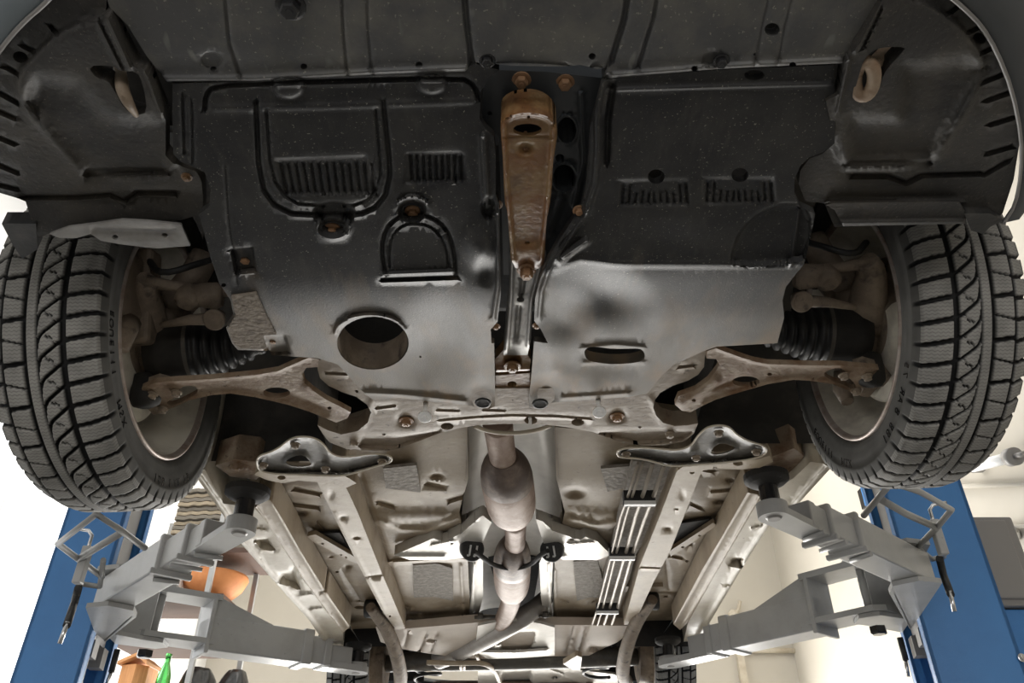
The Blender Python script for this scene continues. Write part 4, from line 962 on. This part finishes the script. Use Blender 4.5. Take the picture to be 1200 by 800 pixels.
obj('inlet_cone', MB().tube(px_path([(602, 636, .764), (601.5, 640, .764), (600.5, 650, .764), (600, 662, .765)]), [.031, .042, .055, .0585], 32, smooth_path=1), M_EXHD, mfl)
obj('clamp_ring', MB().tube([pz(x, y, .72) for x, y in ((556, 646), (566, 653), (578, 662), (600, 667), (622, 662), (632, 651), (642, 645))], .007, 8, smooth_path=2), M_DARK, mfl)
tp = MB().tube(px_path([(640, 700, .84), (622, 718, .77), (596, 732, .74), (560, 752, .725), (530, 766, .715), (514, 772, .71)]), [.03, .036, .040, .040, .040, .040], 24, smooth_path=2)
obj('tail_pipe', tp, M_PIPE, car)
obj('cross_rod', MB().cyl(pz(556, 723, .76), pz(646, 721, .76), .006, 10).cyl(pz(560, 722, .76), pz(566, 722, .76), .012, 12).cyl(pz(636, 720, .76), pz(642, 720, .76), .012, 12), M_BRACE, car)

# ---------------------------------------------------------------- brake and fuel lines with their clips
PL = [[(748, 542), (737, 578), (727, 606), (717, 649), (700, 714), (694, 731)], [(753, 542), (742, 578), (733, 606), (722, 649), (706, 714), (700, 733)], [(765, 542), (754, 578), (745, 604), (733, 649), (714, 714), (708, 731)], [(778, 545), (767, 578), (756, 606), (741, 649), (723, 714), (717, 731)]]
lh = sheet('line_tray', [(742, 540), (790, 545), (780, 578), (768, 612), (745, 650), (726, 714), (700, 716), (714, 650), (726, 600)], .775, M_PAD, car, step=7, thick=.02)
for k, q in enumerate(PL):
    obj('fuel_line' if k > 1 else 'brake_line', MB().tube(px_path([(x, y, .742) for x, y in q]), .0052 if k > 1 else .0036, 10), M_LINE, car)
for x0, x1, y in ((731, 767, 585), (714, 743, 650), (699, 724, 714)):
    cb = MB(); a = pz(x0, y, .738); b_ = pz(x1, y, .738)
    cb.box((a.x, a.y - .006, a.z - .012), (b_.x, a.y + .018, a.z + .022))
    co = obj('line_clip', cb, M_RUB, car)
    obj('clip_face', MB().box((a.x, a.y - .008, a.z - .016), (b_.x, a.y + .004, a.z - .006)), M_LBL, co)

# ---------------------------------------------------------------- tank, rear axle, springs
tk = sheet('fuel_tank', [(440, 734), (470, 737), (560, 729), (650, 732), (736, 733), (738, 741), (724, 752), (702, 762), (690, 768), (640, 769), (560, 772), (505, 766), (470, 760), (446, 752)], prof([(728, .745), (770, .70)]), M_TANK, car,
           feats=[Line([(500, 742), (492, 762)], 1.6, -.006), Line([(512, 742), (506, 762)], 1.6, -.006), Line([(672, 734), (664, 764)], 2, -.006), Line([(686, 734), (678, 764)], 2, -.006), Line([(478, 740), (474, 756)], 1.2, -.004), Flat([(692, 757), (712, 757), (706, 763), (690, 763)], -.02, 3), Bump(505, 750, 8, 3, -.012)], step=6, thick=.03)
sheet('tank_heat_shield', [(560, 733), (596, 726), (632, 730), (650, 735), (650, 768), (610, 771), (572, 772), (560, 765), (558, 750)], prof([(726, .742), (772, .69)]), M_HEAT, tk,
      feats=[Flat([(585, 748), (596, 742), (626, 741), (624, 752), (618, 761), (590, 760)], -.03, 5), Line([(584, 750), (598, 746), (620, 746)], 2, .012), Line([(583, 756), (600, 752), (618, 754)], 2, .012), Line([(560, 765), (600, 766), (640, 763)], 4, .010)], step=4, thick=.01)
obj('fuel_pipe_bracket', MB().tube(px_path([(556, 762, .70), (562, 775, .69)]), .008, 8).tube(px_path([(500, 776, .67), (540, 777, .67), (566, 776, .67), (580, 784, .67), (586, 800, .67)]), .010, 10, smooth_path=2).cyl(pz(540, 776, .67), pz(540, 784, .66), .006, 8).cyl(pz(544, 776, .67), pz(544, 784, .66), .006, 8), M_RAIL, car)
ax_ = MB()
ax_.tube([Vector((-.56, 3.62, .72)), Vector((-.40, 3.48, .705)), Vector((-.2, 3.45, .70)), Vector((.2, 3.45, .71)), Vector((.40, 3.48, .72)), Vector((.56, 3.62, .75))], [.035, .04, .042, .042, .04, .035], 20, smooth_path=1)
axo = obj('rear_axle_beam', ax_, M_BRACE, car)
sheet('axle_bracket', [(660, 778), (676, 768), (682, 770), (680, 785), (672, 785)], .655, M_RAIL, axo, step=4, thick=.02)
for sx in (-1, 1):
    zc = .70 + ROLL * sx * .5
    ta = MB().tube([Vector((sx*.50, 2.80, zc + .06)), Vector((sx*.455, 2.98, zc + .02)), Vector((sx*.435, 3.18, zc - .05)), Vector((sx*.45, 3.40, zc - .09)), Vector((sx*.50, 3.62, zc - .06))], [.018, .025, .027, .027, .024], 14, smooth_path=2)
    o = obj('trailing_arm', ta, M_KNUC, axo)
    bu = MB().lathe([(-.03, .028), (-.026, .032), (.026, .032), (.03, .028)], Vector((sx*.50, 2.86, zc + .07)), (1, 0, 0), 24)
    obj('bushing', bu, M_RUB, o)
    sp = MB(); cen = Vector((sx*.36, 3.55, 0))
    sp.tube([cen + Vector((math.cos(t) * .055, math.sin(t) * .055, zc - .06 + .20 * t / (2*math.pi*5))) for t in np.linspace(0, 2*math.pi*5, 90)], .007, 8)
    obj('coil_spring', sp, M_RUB, car)
    dm = MB().cyl((sx*.50, 3.74, zc - .08), (sx*.46, 3.80, zc + .35), .022, 16)
    obj('damper', dm, M_DARK, car)
    wl_ = MB().lathe([(0, .36), (.36, .36)], (sx * .42, 3.62, .78), (sx, 0, 0), 32, True, False, -1.75, 1.75, phase=(0, 0, 1))
    obj('wheel_housing', wl_, M_DARK, car)
    hb = MB().cyl((sx*.55, 3.62, .735 + ROLL*sx*.68), (sx*.64, 3.62, .735 + ROLL*sx*.68), .11, 32)
    obj('brake_drum', hb, M_KNUC, car)
    obj('floor_step', MB().box((sx*.44 - .09, 2.74, .80), (sx*.44 + .09, 2.80, .92)).box((min(sx*.36, sx*.56), 2.70, .88), (max(sx*.36, sx*.56), 3.0, .92)), M_RAIL, car)
obj('rear_floor', sheet('x', [(380, 752), (400, 742), (560, 735), (650, 735), (800, 740), (822, 752), (900, 900), (300, 900)], .90, None).data, M_DARK, car) if False else None
rf = MB().box((-.62, 2.72, .90), (.62, 4.4, .93)); obj('rear_floor', rf, M_DARK, car)
bmp = MB().box((-.40, 3.95, .60), (.40, 4.25, .72), bev=.04); obj('rear_silencer', bmp, M_EXH, car)
sheet('rear_heat_shield', [(560, 783), (640, 780), (720, 790), (760, 812), (560, 812)], .70, M_HEAT, car, feats=[Line([(640, 783), (700, 806)], 2, .008), Flat([(590, 788), (622, 786), (622, 800), (588, 800)], -.02, 4), Bump(650, 792, 10, 4, -.015)], step=4, thick=.01)
obj('rear_bumper', MB().tube([(-.72, 4.2, .72), (-.5, 4.4, .68), (0, 4.45, .67), (.5, 4.4, .70), (.72, 4.2, .76)], .12, 16, smooth_path=2), M_BODY, car)
# ---------------------------------------------------------------- the two-post lift
def frame2(O, T):
    O = Vector(O); T = Vector(T); d = (T - O).normalized(); n = Vector((-d.y, d.x, 0))
    return Matrix(((d.x, n.x, 0, O.x), (d.y, n.y, 0, O.y), (0, 0, 1, 0), (0, 0, 0, 1))), (T - O).length
def rring(mb, s0, s1, w, z0, z1, M, t=.012, bev=.004):
    mb.box((s0, -w, z0), (s1, w, z1), M, bev)
def lift_pad(parent, p, zb, ztop, r=.030, rd=.034):
    q = lambda z: Vector((p.x, p.y, z))
    obj('lift_pad', MB().lathe([(0, rd - .003), (.002, rd), (.018, rd), (.020, rd - .003)], q(zb + .014), (0, 0, 1), 32, False), M_GREY, parent)
    obj('pad_column', MB().lathe([(0, r), (ztop - zb - .046, r), (ztop - zb - .044, r - .003)], q(zb + .033), (0, 0, 1), 28, False), M_BLK, parent)
    obj('saddle', MB().lathe([(0, r), (.006, .040), (.014, .050), (.028, .050), (.030, .040)], q(ztop - .024), (0, 0, 1), 28, False), M_DARK, parent)
    obj('pin_recess', MB().lathe([(0, .014), (.003, .017), (.004, .018)], q(zb - .004), (0, 0, 1), 24, False), M_BOX, parent)
def front_arm(sx, O, T, zb, ztop, post):
    M, Ln = frame2((*O, 0), (*T, 0))
    u = Ln / .77
    a = obj('lift_arm', MB().box((-.09 * u, -.042, zb), (.40 * u, .042, zb + .086), M, .005), M_GREY, post)
    for s0, s1, w, h in ((.380, .402, .047, .092), (.525, .548, .040, .080)):
        obj('collar', MB().box((s0 * u, -w, zb - .003), (s1 * u, w, zb + h), M, .006), M_GREY, a)
        obj('collar_lug', MB().box((s0 * u + .004, -w - .008, zb - .010), (s1 * u - .002, w + .004, zb + .004), M, .003), M_GREY, a)
    obj('middle_tube', MB().box((.38 * u, -.036, zb + .003), (.545 * u, .036, zb + .075), M, .004), M_GREY, a)
    obj('inner_tube', MB().box((.53 * u, -.030, zb + .006), (.635 * u, .030, zb + .064), M, .003), M_GREY, a)
    obj('end_web', MB().box((.605 * u, -.033, zb + .002), (.640 * u, .033, zb + .066), M, .004), M_GREY, a)
    pts = [(.54 * u, -.030), (Ln, -.034)] + [(Ln + .034 * math.sin(t), -.034 * math.cos(t)) for t in np.linspace(.2, math.pi - .2, 12)] + [(Ln, .034), (.54 * u, .030)]
    obj('tongue', MB().prism(pts, zb, zb + .016, M), M_GREY, a)
    lift_pad(a, M @ Vector((Ln, 0, 0)), zb, ztop, .0215)
    for s_, w_ in ((.33 * u, .02), (.47 * u, -.02), (.585 * u, .015)): obj('stop_pin', MB().tube([M @ Vector((s_, -.035 if w_ < 0 else -.022, zb - .005)), M @ Vector((s_ + .015, .040, zb - .005))], .006, 8), M_GREY, a)
    return a, M
def px_at(sx, px, py): return (px, py) if sx < 0 else mir([(px, py)])[0]
def rear_arm(sx, O, T, zb, ztop, post):
    M, Ln = frame2((*O, 0), (*T, 0))
    a = obj('lift_arm', MB().box((.17, -.058, zb), (.55, .058, zb + .112), M, .006), M_GREY, post)
    obj('fork_plate', MB().prism([(-.06, -.03), (-.03, -.06), (.20, -.065), (.20, .065), (-.03, .06), (-.06, .03)], zb + .018, zb + .036, M), M_GREY, a)
    obj('fork_plate', MB().prism([(-.06, -.03), (-.03, -.06), (.20, -.065), (.20, .065), (-.03, .06), (-.06, .03)], zb + .165, zb + .185, M), M_GREY, a)
    obj('end_plate', MB().box((.17, -.066, zb - .012), (.185, .066, zb + .185), M, .003), M_GREY, a)
    for y_ in (-.055, .045):
        b = MB(); vs = [M @ Vector(v) for v in ((.185, y_, zb + .105), (.42, y_, zb + .105), (.185, y_, zb + .18), (.185, y_ + .01, zb + .105), (.42, y_ + .01, zb + .105), (.185, y_ + .01, zb + .18))]
        b.add(vs, [(0, 1, 2), (5, 4, 3), (0, 3, 4, 1), (1, 4, 5, 2), (2, 5, 3, 0)])
        obj('gusset', b, M_GREY, a)
    b = MB(); b.box((.52, -.063, zb - .005), (.56, .063, zb + .118), M, .005); obj('collar', b, M_GREY, a)
    obj('middle_tube', MB().box((.54, -.048, zb + .004), (.635, .048, zb + .100), M, .005), M_GREY, a)
    b = MB(); b.box((.61, -.053, zb), (.64, .053, zb + .105), M, .005); obj('collar', b, M_GREY, a)
    obj('inner_tube', MB().box((.62, -.038, zb + .006), (.73, .038, zb + .080), M, .004), M_GREY, a)
    pts = [(.62, -.040), (Ln, -.046)] + [(Ln + .046 * math.sin(t), -.046 * math.cos(t)) for t in np.linspace(.2, math.pi - .2, 12)] + [(Ln, .046), (.62, .040)]
    obj('tongue', MB().prism(pts, zb - .002, zb + .020, M), M_GREY, a)
    lift_pad(a, M @ Vector((Ln, 0, 0)), zb, ztop, .024, .040)
    c = M @ Vector((0, 0, 0))
    obj('pivot_bolt', MB().lathe([(0, .026), (.020, .026), (.024, .020)], Vector((c.x, c.y, zb - .016)), (0, 0, -1), 6, False), M_BLK, a)
    obj('pivot_pin', MB().cyl((c.x, c.y, zb + .02), (c.x, c.y, zb + .20), .024, 20), M_GREY, a)
    return a
ZL, ZR = .600, .630
def post(sx, A, B, R, zb, label):
    """A: front inner corner, B: front outer corner, R: rear inner corner (plan)"""
    A, B, R = (Vector((*q, 0)) for q in (A, B, R))
    D = B + (R - A)
    p = thing('lift_post', ((A.x + D.x) / 2, (A.y + D.y) / 2, FLOOR_Z), label, 'lift post', 'columns of the two-post lift')
    e = (B - A).normalized(); f = (R - A).normalized(); t = .010
    def wall(P, Q, off): # a plate between plan points
        n = off * t
        return [(P.x, P.y), (Q.x, Q.y), (Q.x + n.x, Q.y + n.y), (P.x + n.x, P.y + n.y)]
    z0, z1 = FLOOR_Z, 2.7
    obj('front_plate', MB().prism(wall(A, B, f), z0, z1), M_BLUE, p)
    obj('outer_plate', MB().prism(wall(B, D, -e), z0, z1), M_BLUE, p)
    obj('rear_plate', MB().prism(wall(R, D, -f), z0, z1), M_BLUE, p)
    b = MB(); b.prism(wall(A, A + f * .045, e), z0, z1); b.prism(wall(A + f * .045, A + f * .045 + e * .03, -f), z0, z1); obj('front_lip', b, M_BLUE, p)
    b = MB(); b.prism(wall(R, R - f * .045, e), z0, z1); b.prism(wall(R - f * .045, R - f * .045 + e * .03, f), z0, z1); obj('rear_lip', b, M_BLUE, p)
    obj('slide_rail', MB().prism(wall(A + f * .058 + e * .006, A + f * .058 + e * .05, f), z0, z1), M_CHROME, p)
    obj('base_plate', MB().box((min(A.x, D.x) - .08, A.y - .10, z0), (max(A.x, D.x) + .08, D.y + .10, z0 + .02)), M_BLUE, p)
    # carriage in the channel with the arm brackets
    cc = A + f * .5 * (R - A).length
    c = obj('carriage', MB().prism([(q.x, q.y) for q in (A + f * .07 + e * .02, A + f * .07 + e * .12, R - f * .07 + e * .12, R - f * .07 + e * .02)], zb - .02, zb + .55), M_BOX, p)
    pin1 = Vector(((-1.115 if sx < 0 else 1.075), (2.235 if sx < 0 else 2.105), 0)); pin2 = Vector(((-1.22 if sx < 0 else 1.15), (2.72 if sx < 0 else 2.53), 0))
    V3 = lambda x, y: Vector((sx * x, y, 0))
    poly1 = [A + f * .02, A + f * .16, pin1 + V3(-.03, .07), pin1 + V3(-.05, .0), pin1 + V3(.0, -.05), pin1 + V3(.07, -.03)]
    poly2 = [R - f * .20, R - f * .03, pin2 + V3(.0, .07), pin2 + V3(-.05, .05), pin2 + V3(-.06, -.02), pin2 + V3(-.01, -.06)]
    for poly, zz in ((poly1, zb - .014), (poly1, zb + .090), (poly2, zb + .004), (poly2, zb + .186)):
        obj('arm_bracket', MB().prism([(q.x, q.y) for q in poly], zz, zz + .013), M_GREY, c)
    m1 = A + f * .14; obj('bracket_web', MB().prism(wall(m1, pin1 + V3(-.02, .06), f), zb - .014, zb + .10), M_GREY, c)
    m2 = A + f * .16 - e * .01; obj('bracket_web', MB().prism(wall(m2, pin2 + V3(-.02, -.05), f), zb + .005, zb + .19), M_GREY, c)
    b = MB(); q = A + f * .06; b.prism([(v.x, v.y) for v in (q, q + e * .05, q + e * .05 + f * .05, q + f * .05)], zb - .08, zb - .03); obj('slide_block', b, M_BOX, c); q = A + f * .17; b = MB()
    b.prism([(v.x, v.y) for v in (q, q + e * .04, q + e * .04 + f * .05, q + f * .05)], zb - .09, zb - .03); obj('slide_block', b, M_BOX, c)
    cb = A + f * .24 - e * .02
    obj('release_cable', MB().tube([(cb.x, cb.y, zb - .02), (cb.x, cb.y, zb - .09)], .010, 8), M_RUB, c)
    obj('cable_end', MB().tube([(cb.x, cb.y, zb - .08), (cb.x - .006, cb.y, zb - .14)], .006, 8), M_CHROME, c)
    return p, A, B, R, D
pl = post(-1, (-1.276, 2.45), (-1.456, 2.42), (-1.331, 2.75), ZL, 'blue steel lift column at the left beside the shelf, with its two grey arms')
pr_ = post(1, (1.235, 2.42), (1.477, 2.38), (1.308, 2.72), ZR, 'blue steel lift column at the right with a grey control box and two grey arms')
fa_l, ML = front_arm(-1, (-1.115, 2.235), (-.600, 1.655), ZL, .700, pl[0])
fa_r, MR = front_arm(1, (1.075, 2.105), (.578, 1.640), ZR, .728, pr_[0])
ra_l = rear_arm(-1, (-1.22, 2.72), (-.597, 3.17), ZL, .700, pl[0])
ra_r = rear_arm(1, (1.15, 2.53), (.614, 3.20), ZR, .728, pr_[0])
# foot-guard hoops, lock pins and cables of the front arms
def guard(a, pts, hook, blk, cable, z):
    obj('foot_guard', MB().tube([pz(x, y, z) for x, y in pts], .0075, 10, smooth_path=0), M_GREY, a)
    p0 = pz(*blk[0], z); p1 = pz(*blk[1], z)
    obj('lock_pin', MB().box((p0.x - .011, p0.y - .011, p0.z - .060), (p0.x + .011, p0.y + .011, p0.z + .035), None, .003), M_GREY, a)
    obj('pin_handle', MB().tube([p0 + Vector((0, 0, .03)), p0 + Vector((0, 0, .075)), p0 + Vector((-.045 if p0.x < 0 else .045, -.01, .080))], .0045, 8, smooth_path=1), M_CHROME, a)
    obj('pin_bracket', MB().tube([p0 + Vector((0, 0, -.04)), pz(*blk[1], z), pz(*blk[2], z), pz(*blk[3], z)], .007, 8), M_GREY, a)
    c0 = pz(*cable[0], z - .02); c1 = pz(*cable[1], z - .02)
    obj('cable', MB().tube([c0, (c0 + c1) / 2 + Vector((.0, 0, -.01)), c0 + Vector((0, 0, -.10))], .010, 8), M_RUB, a)
    obj('cable_end', MB().tube([c0 + Vector((0, 0, -.09)), c0 + Vector((-.004, 0, -.145))], .006, 8), M_CHROME, a)
guard(fa_l, [(170, 642), (140, 620), (113, 602), (68, 637), (92, 655), (120, 676)], None, [(99, 656), (96, 684), (117, 687), (121, 656)], [(92, 688), (86, 712)], .665)
obj('foot_guard_brace', MB().tube([pz(92, 655, .665), pz(142, 624, .69)], .009, 10), M_GREY, fa_l)
guard(fa_r, [(1012, 604), (1044, 566), (1078, 576), (1115, 597), (1098, 618), (1072, 644)], None, [(1098, 624), (1106, 652), (1092, 655), (1075, 640)], [(1101, 654), (1107, 682)], .690)
obj('foot_guard_brace', MB().tube([pz(1034, 586, .69), pz(1062, 602, .70), pz(1098, 618, .69)], .009, 10), M_GREY, fa_r)
# control box on the right post
A, B = pr_[2], pr_[4]
cx0 = 1.492
z_t = ony(1150, 606, 2.45).z; z_b = ony(1150, 711, 2.45).z
cbx = obj('control_box', MB().box((cx0, 2.44, z_b), (cx0 + .15, 2.72, z_t), None, .008), M_BOX, pr_[0])
obj('cover', MB().box((cx0 + .012, 2.428, z_b + .02), (cx0 + .118, 2.444, z_t - .015), None, .006), M_BOX, cbx)
obj('switch_knob', MB().lathe([(0, .022), (.02, .022), (.034, .014)], (cx0 + .145, 2.52, z_b + .05), (1, -.15, 0), 16), M_KNOB, cbx)
obj('hinge', MB().box((cx0 + .15, 2.50, z_t - .16), (cx0 + .158, 2.56, z_t - .12)), M_BOX, cbx)
obj('motor_cabinet', MB().box((cx0 + .03, 2.46, ony(1180, 786, 2.45).z), (cx0 + .19, 2.72, z_b - .004), None, .004), M_BLUE, pr_[0])
pk = obj('pump_unit', MB().box((cx0 + .07, 2.46, ony(1180, 840, 2.45).z), (cx0 + .21, 2.68, ony(1180, 788, 2.45).z), None, .006), M_BLK, pr_[0])
obj('pump_label', MB().box((cx0 + .10, 2.455, ony(1180, 800, 2.45).z), (cx0 + .19, 2.46, ony(1180, 790, 2.45).z)), M_LBL, pk)
bolt(Vector((1.474, 2.374, ony(1182, 771, 2.38).z)), None, 0, .008, pr_[0], M_CHROME, ax=(0, -1, 0))

# ---------------------------------------------------------------- things at the back left: a shelf and what lies on it
SY = 5.25
def at(px, py, y=SY): return ony(px, py, y)
def bx(x0, x1, py0, py1, dy=.3, y=SY): # pixel box standing at depth y
    a = at(x0, py1, y); b_ = at(x1, py0, y)
    return (a.x, y, a.z), (b_.x, y + dy, b_.z)
shf = thing('storage_shelf', (-2.2, SY, FLOOR_Z), 'brown wooden storage shelf on grey metal uprights behind the left lift post', 'shelf')
zs = [at(200, 752).z, at(200, 702).z, at(240, 648).z]
XL, XR = -2.62, at(232, 740).x + .0
for k, (z, xr) in enumerate(zip(zs, (at(234, 740).x, at(262, 700).x, at(300, 645).x))):
    obj('shelf_board', MB().box((XL, SY - .02, z), (xr, SY + .50, z + .035), None, .004), M_WOODB, shf)
obj('shelf_board', MB().box((XL, SY - .02, .62), (at(285, 800).x, SY + .5, .655), None, .004), M_WOODB, shf)
for x, y in ((XL + .02, SY - .05), (XL + .02, SY + .46), (at(229, 770).x, SY - .05), (at(266, 712).x, SY + .46)):
    obj('upright', MB().box((x - .016, y, FLOOR_Z), (x + .016, y + .03, 2.15)), M_GREY, shf)
# pleated cardboard on the top board
st = thing('cardboard_stack', (at(250, 640).x, SY, zs[2] + .036), 'stack of ribbed brown cardboard sheets lying on the top shelf behind the left front tyre', 'cardboard')
z = zs[2] + .036; xa, xb = at(196, 640).x, at(298, 600).x
for k in range(13):
    o = MB(); pts = []
    for i in range(25):
        t = i / 24; pts.append((xa + (xb - xa) * t + rnd.uniform(-.004, .004), z + .012 * math.sin(t * math.pi) + .004 * math.sin(t * 40)))
    vs = [(x, SY + .0 + .01 * (k % 3), zz) for x, zz in pts] + [(x, SY + .42, zz) for x, zz in pts] + [(x, SY + .01 * (k % 3), zz + .024) for x, zz in pts] + [(x, SY + .42, zz + .024) for x, zz in pts]
    n = 25; fs = []
    for i in range(24): fs += [(i, i + 1, n + i + 1, n + i), (2*n + i, 3*n + i, 3*n + i + 1, 2*n + i + 1), (i, 2*n + i, 2*n + i + 1, i + 1), (n + i, n + i + 1, 3*n + i + 1, 3*n + i)]
    fs += [(0, n, 3*n, 2*n), (n - 1, 3*n - 1, 4*n - 1, 2*n - 1)]
    o.add(vs, fs); obj('cardboard_sheet', o, M_CARD if k % 2 else M_CARDG, st); z += .034
# orange clay bowl, birdhouse, bottle, bags
p = at(232, 697); zb_ = zs[1] + .036
tag(obj('clay_bowl', MB().lathe([(0, .09), (.02, .12), (.10, .20), (.17, .23), (.19, .225), (.19, .20), (.12, .17)], (p.x, SY + .24, zb_), (0, 0, 1), 36, True, False), M_ORANGE), 'orange clay bowl on the middle shelf behind the left lift arm', 'bowl')
tag(obj('cloth_bundle', MB().lathe([(0, .07), (.05, .10), (.12, .085), (.16, .04), (.17, .0)], (at(190, 690).x, SY + .08, zb_), (0, 0, 1), 18), M_LBL), 'crumpled white bundle beside the orange clay bowl', 'cloth')
p0, p1 = at(134, 800), at(174, 772)
bh = thing('birdhouse', ((p0.x + p1.x) / 2, SY, .657), 'orange wooden birdhouse with pointed roof on the lower shelf, left of the green bottle', 'birdhouse')
xm = (p0.x + p1.x) / 2; hw = (p1.x - p0.x) / 2 * .88
obj('birdhouse_wall', MB().prism([(xm - hw, SY + .02), (xm + hw * .3, SY - .01), (xm + hw, SY + .06), (xm + hw, SY + .22), (xm - hw, SY + .22)], .657, at(150, 778).z), M_PINE, bh)
zt = at(150, 769).z; ze = at(150, 779).z
obj('birdhouse_roof', MB().add([(xm - hw * 1.15, SY - .03, ze), (xm + hw * 1.2, SY - .03, ze), (xm + hw * 1.2, SY + .25, ze), (xm - hw * 1.15, SY + .25, ze), (xm + .02, SY - .03, zt), (xm + .02, SY + .25, zt),
    (xm - hw * 1.15, SY - .03, ze + .02), (xm + hw * 1.2, SY - .03, ze + .02), (xm + hw * 1.2, SY + .25, ze + .02), (xm - hw * 1.15, SY + .25, ze + .02), (xm + .02, SY - .03, zt + .02), (xm + .02, SY + .25, zt + .02)],
    [(0, 3, 5, 4), (4, 5, 2, 1), (6, 10, 11, 9), (10, 7, 8, 11), (0, 6, 9, 3), (1, 2, 8, 7), (0, 4, 10, 6), (4, 1, 7, 10)]), M_PINE, bh)
bc = at(189, 790); bt = thing('plastic_bottle', (bc.x, SY + .05, .657), 'green plastic bottle on the lower shelf between birdhouse and black bags', 'bottle')
zt = at(189, 764).z; h = zt - .657
obj('bottle_body', MB().lathe([(0, .040), (.01, .046), (h * .55, .047), (h * .72, .040), (h * .88, .018), (h * .95, .016)], (bc.x, SY + .05, .657), (0, 0, 1), 28), M_GREEN, bt)
obj('bottle_cap', MB().lathe([(h * .95, .019), (h, .019)], (bc.x, SY + .05, .657), (0, 0, 1), 20), M_GREEN, bt)
def bag(px, py, rx, label):
    q = at(px, 800); zt = at(px, py).z; b = MB(); r0 = rnd.random() * 6
    vs = []; fs = []; nu, nv = 26, 14
    for j in range(nv + 1):
        v = j / nv; zz = .657 + (zt - .657) * v; rr = math.sin((v * .70 + .22) * math.pi) ** .5
        for i in range(nu):
            a = 2 * math.pi * i / nu; k = 1 + .10 * math.sin(3 * a + r0 + 4 * v) + .06 * math.sin(7 * a - 6 * v + r0)
            vs.append((q.x + rx * rr * k * math.cos(a), SY + .2 + .16 * rr * k * math.sin(a), zz + .02 * math.sin(5 * a + r0) * v * (1 - v)))
    for j in range(nv):
        for i in range(nu): fs.append((j*nu + i, j*nu + (i+1) % nu, (j+1)*nu + (i+1) % nu, (j+1)*nu + i))
    fs.append(tuple(range(nu))[::-1]); fs.append(tuple(nv*nu + i for i in range(nu)))
    b.add(vs, fs, True)
    tag(obj('plastic_bag', b, M_BAG), label, 'bag', 'black bags on the lower shelf')
bag(216, 776, .135, 'black plastic bag next to the green bottle on the lower shelf')
bag(264, 779, .105, 'smaller black plastic bag at the right end of the lower shelf')
jar = at(206, 796); tag(obj('plastic_jar', MB().lathe([(0, .05), (.10, .05), (.13, .035), (.15, .035)], (jar.x, SY - .0, .657), (0, 0, 1), 24), M_GREEN), 'small green jar in front of the larger black bag', 'jar')
# ---------------------------------------------------------------- things on the walls at right
t0, t1 = onx(1140, 547, RX - .06), onx(1187, 535, RX - .06)
lp = thing('tube_lamp', ((t0.x + RX) / 2, (t0.y + t1.y) / 2, t0.z), 'clear tube lamp with end cap on the right wall beside the tyre', 'lamp')
obj('lamp_tube', MB().cyl(t0, t1, .028, 20), M_LBL, lp); d = (t1 - t0).normalized()
obj('end_cap', MB().cyl(t1 - d * .03, t1 + d * .02, .045, 20).cyl(t1, t1 + d * .09, .014, 10), M_BOX, lp)
obj('lamp_bracket', MB().box((t0.x, t0.y - .03, t0.z - .02), (RX, t0.y + .03, t0.z + .02)), M_BOX, lp)
c0, c1 = onx(1120, 622, RX - .02), onx(1230, 614, RX - .02)
cn = thing('wall_conduit', tuple(c0), 'thin pale conduit pipe with a junction ball running along the right wall', 'pipe')
obj('pipe', MB().cyl(c0, c1, .010, 10), M_WALL, cn)
jb = onx(1186, 626, RX - .03); obj('junction_ball', MB().lathe([(-.05, .01), (-.03, .03), (0, .04), (.03, .03), (.05, .01)], jb, (0, 1, 0), 20), M_CHROME, cn)
c0, c1 = onx(1060, 572, RX - .02), onx(1230, 566, RX - .02)
tag(obj('trim_1', MB().cyl(c0, c1, .012, 10), M_WALL), kind='structure')
sg = onx(1012, 583, RX - .01)
sgn_ = thing('wall_sign', tuple(sg), 'small black and blue sign on the cream wall below the right tyre', 'sign')
obj('sign_board', MB().box((RX - .02, sg.y - .05, sg.z - .07), (RX - .005, sg.y + .05, sg.z + .07)), M_BLK, sgn_)
obj('blue_band', MB().box((RX - .024, sg.y - .05, sg.z - .07), (RX - .02, sg.y - .02, sg.z + .07)), M_BLUE, sgn_)
f0, f1 = ony(872, 800, BY - .03), ony(930, 762, BY - .03)
fm = thing('wall_frame', ((f0.x + f1.x) / 2, BY - .03, f1.z - .5), 'pale cream pipe frame on the back wall under the right rear lift arm', 'frame')
obj('frame_bar', MB().cyl((f0.x - .02, BY - .03, f1.z), (f1.x + .1, BY - .03, f1.z), .022, 12), M_SILL, fm)
obj('frame_post', MB().box((f0.x - .03, BY - .06, f1.z - 1.0), (f0.x + .03, BY, f1.z + .08)), M_SILL, fm)
obj('frame_post', MB().box((f1.x + .08, BY - .06, f1.z - 1.0), (f1.x + .14, BY, f1.z + .08)), M_SILL, fm)
v = ony(860, 722, BY - .05); vv = thing('wall_valve', tuple(v), 'small brass coloured valve on the back wall above the right rear lift arm', 'valve')
obj('valve_body', MB().lathe([(-.05, .03), (-.02, .05), (.03, .05), (.06, .02)], v, (0, -.3, 1), 16), M_SILL, vv)
obj('valve_lever', MB().tube([v, v + Vector((.05, 0, .06)), v + Vector((.08, 0, .14))], .016, 8), M_SILL, vv)
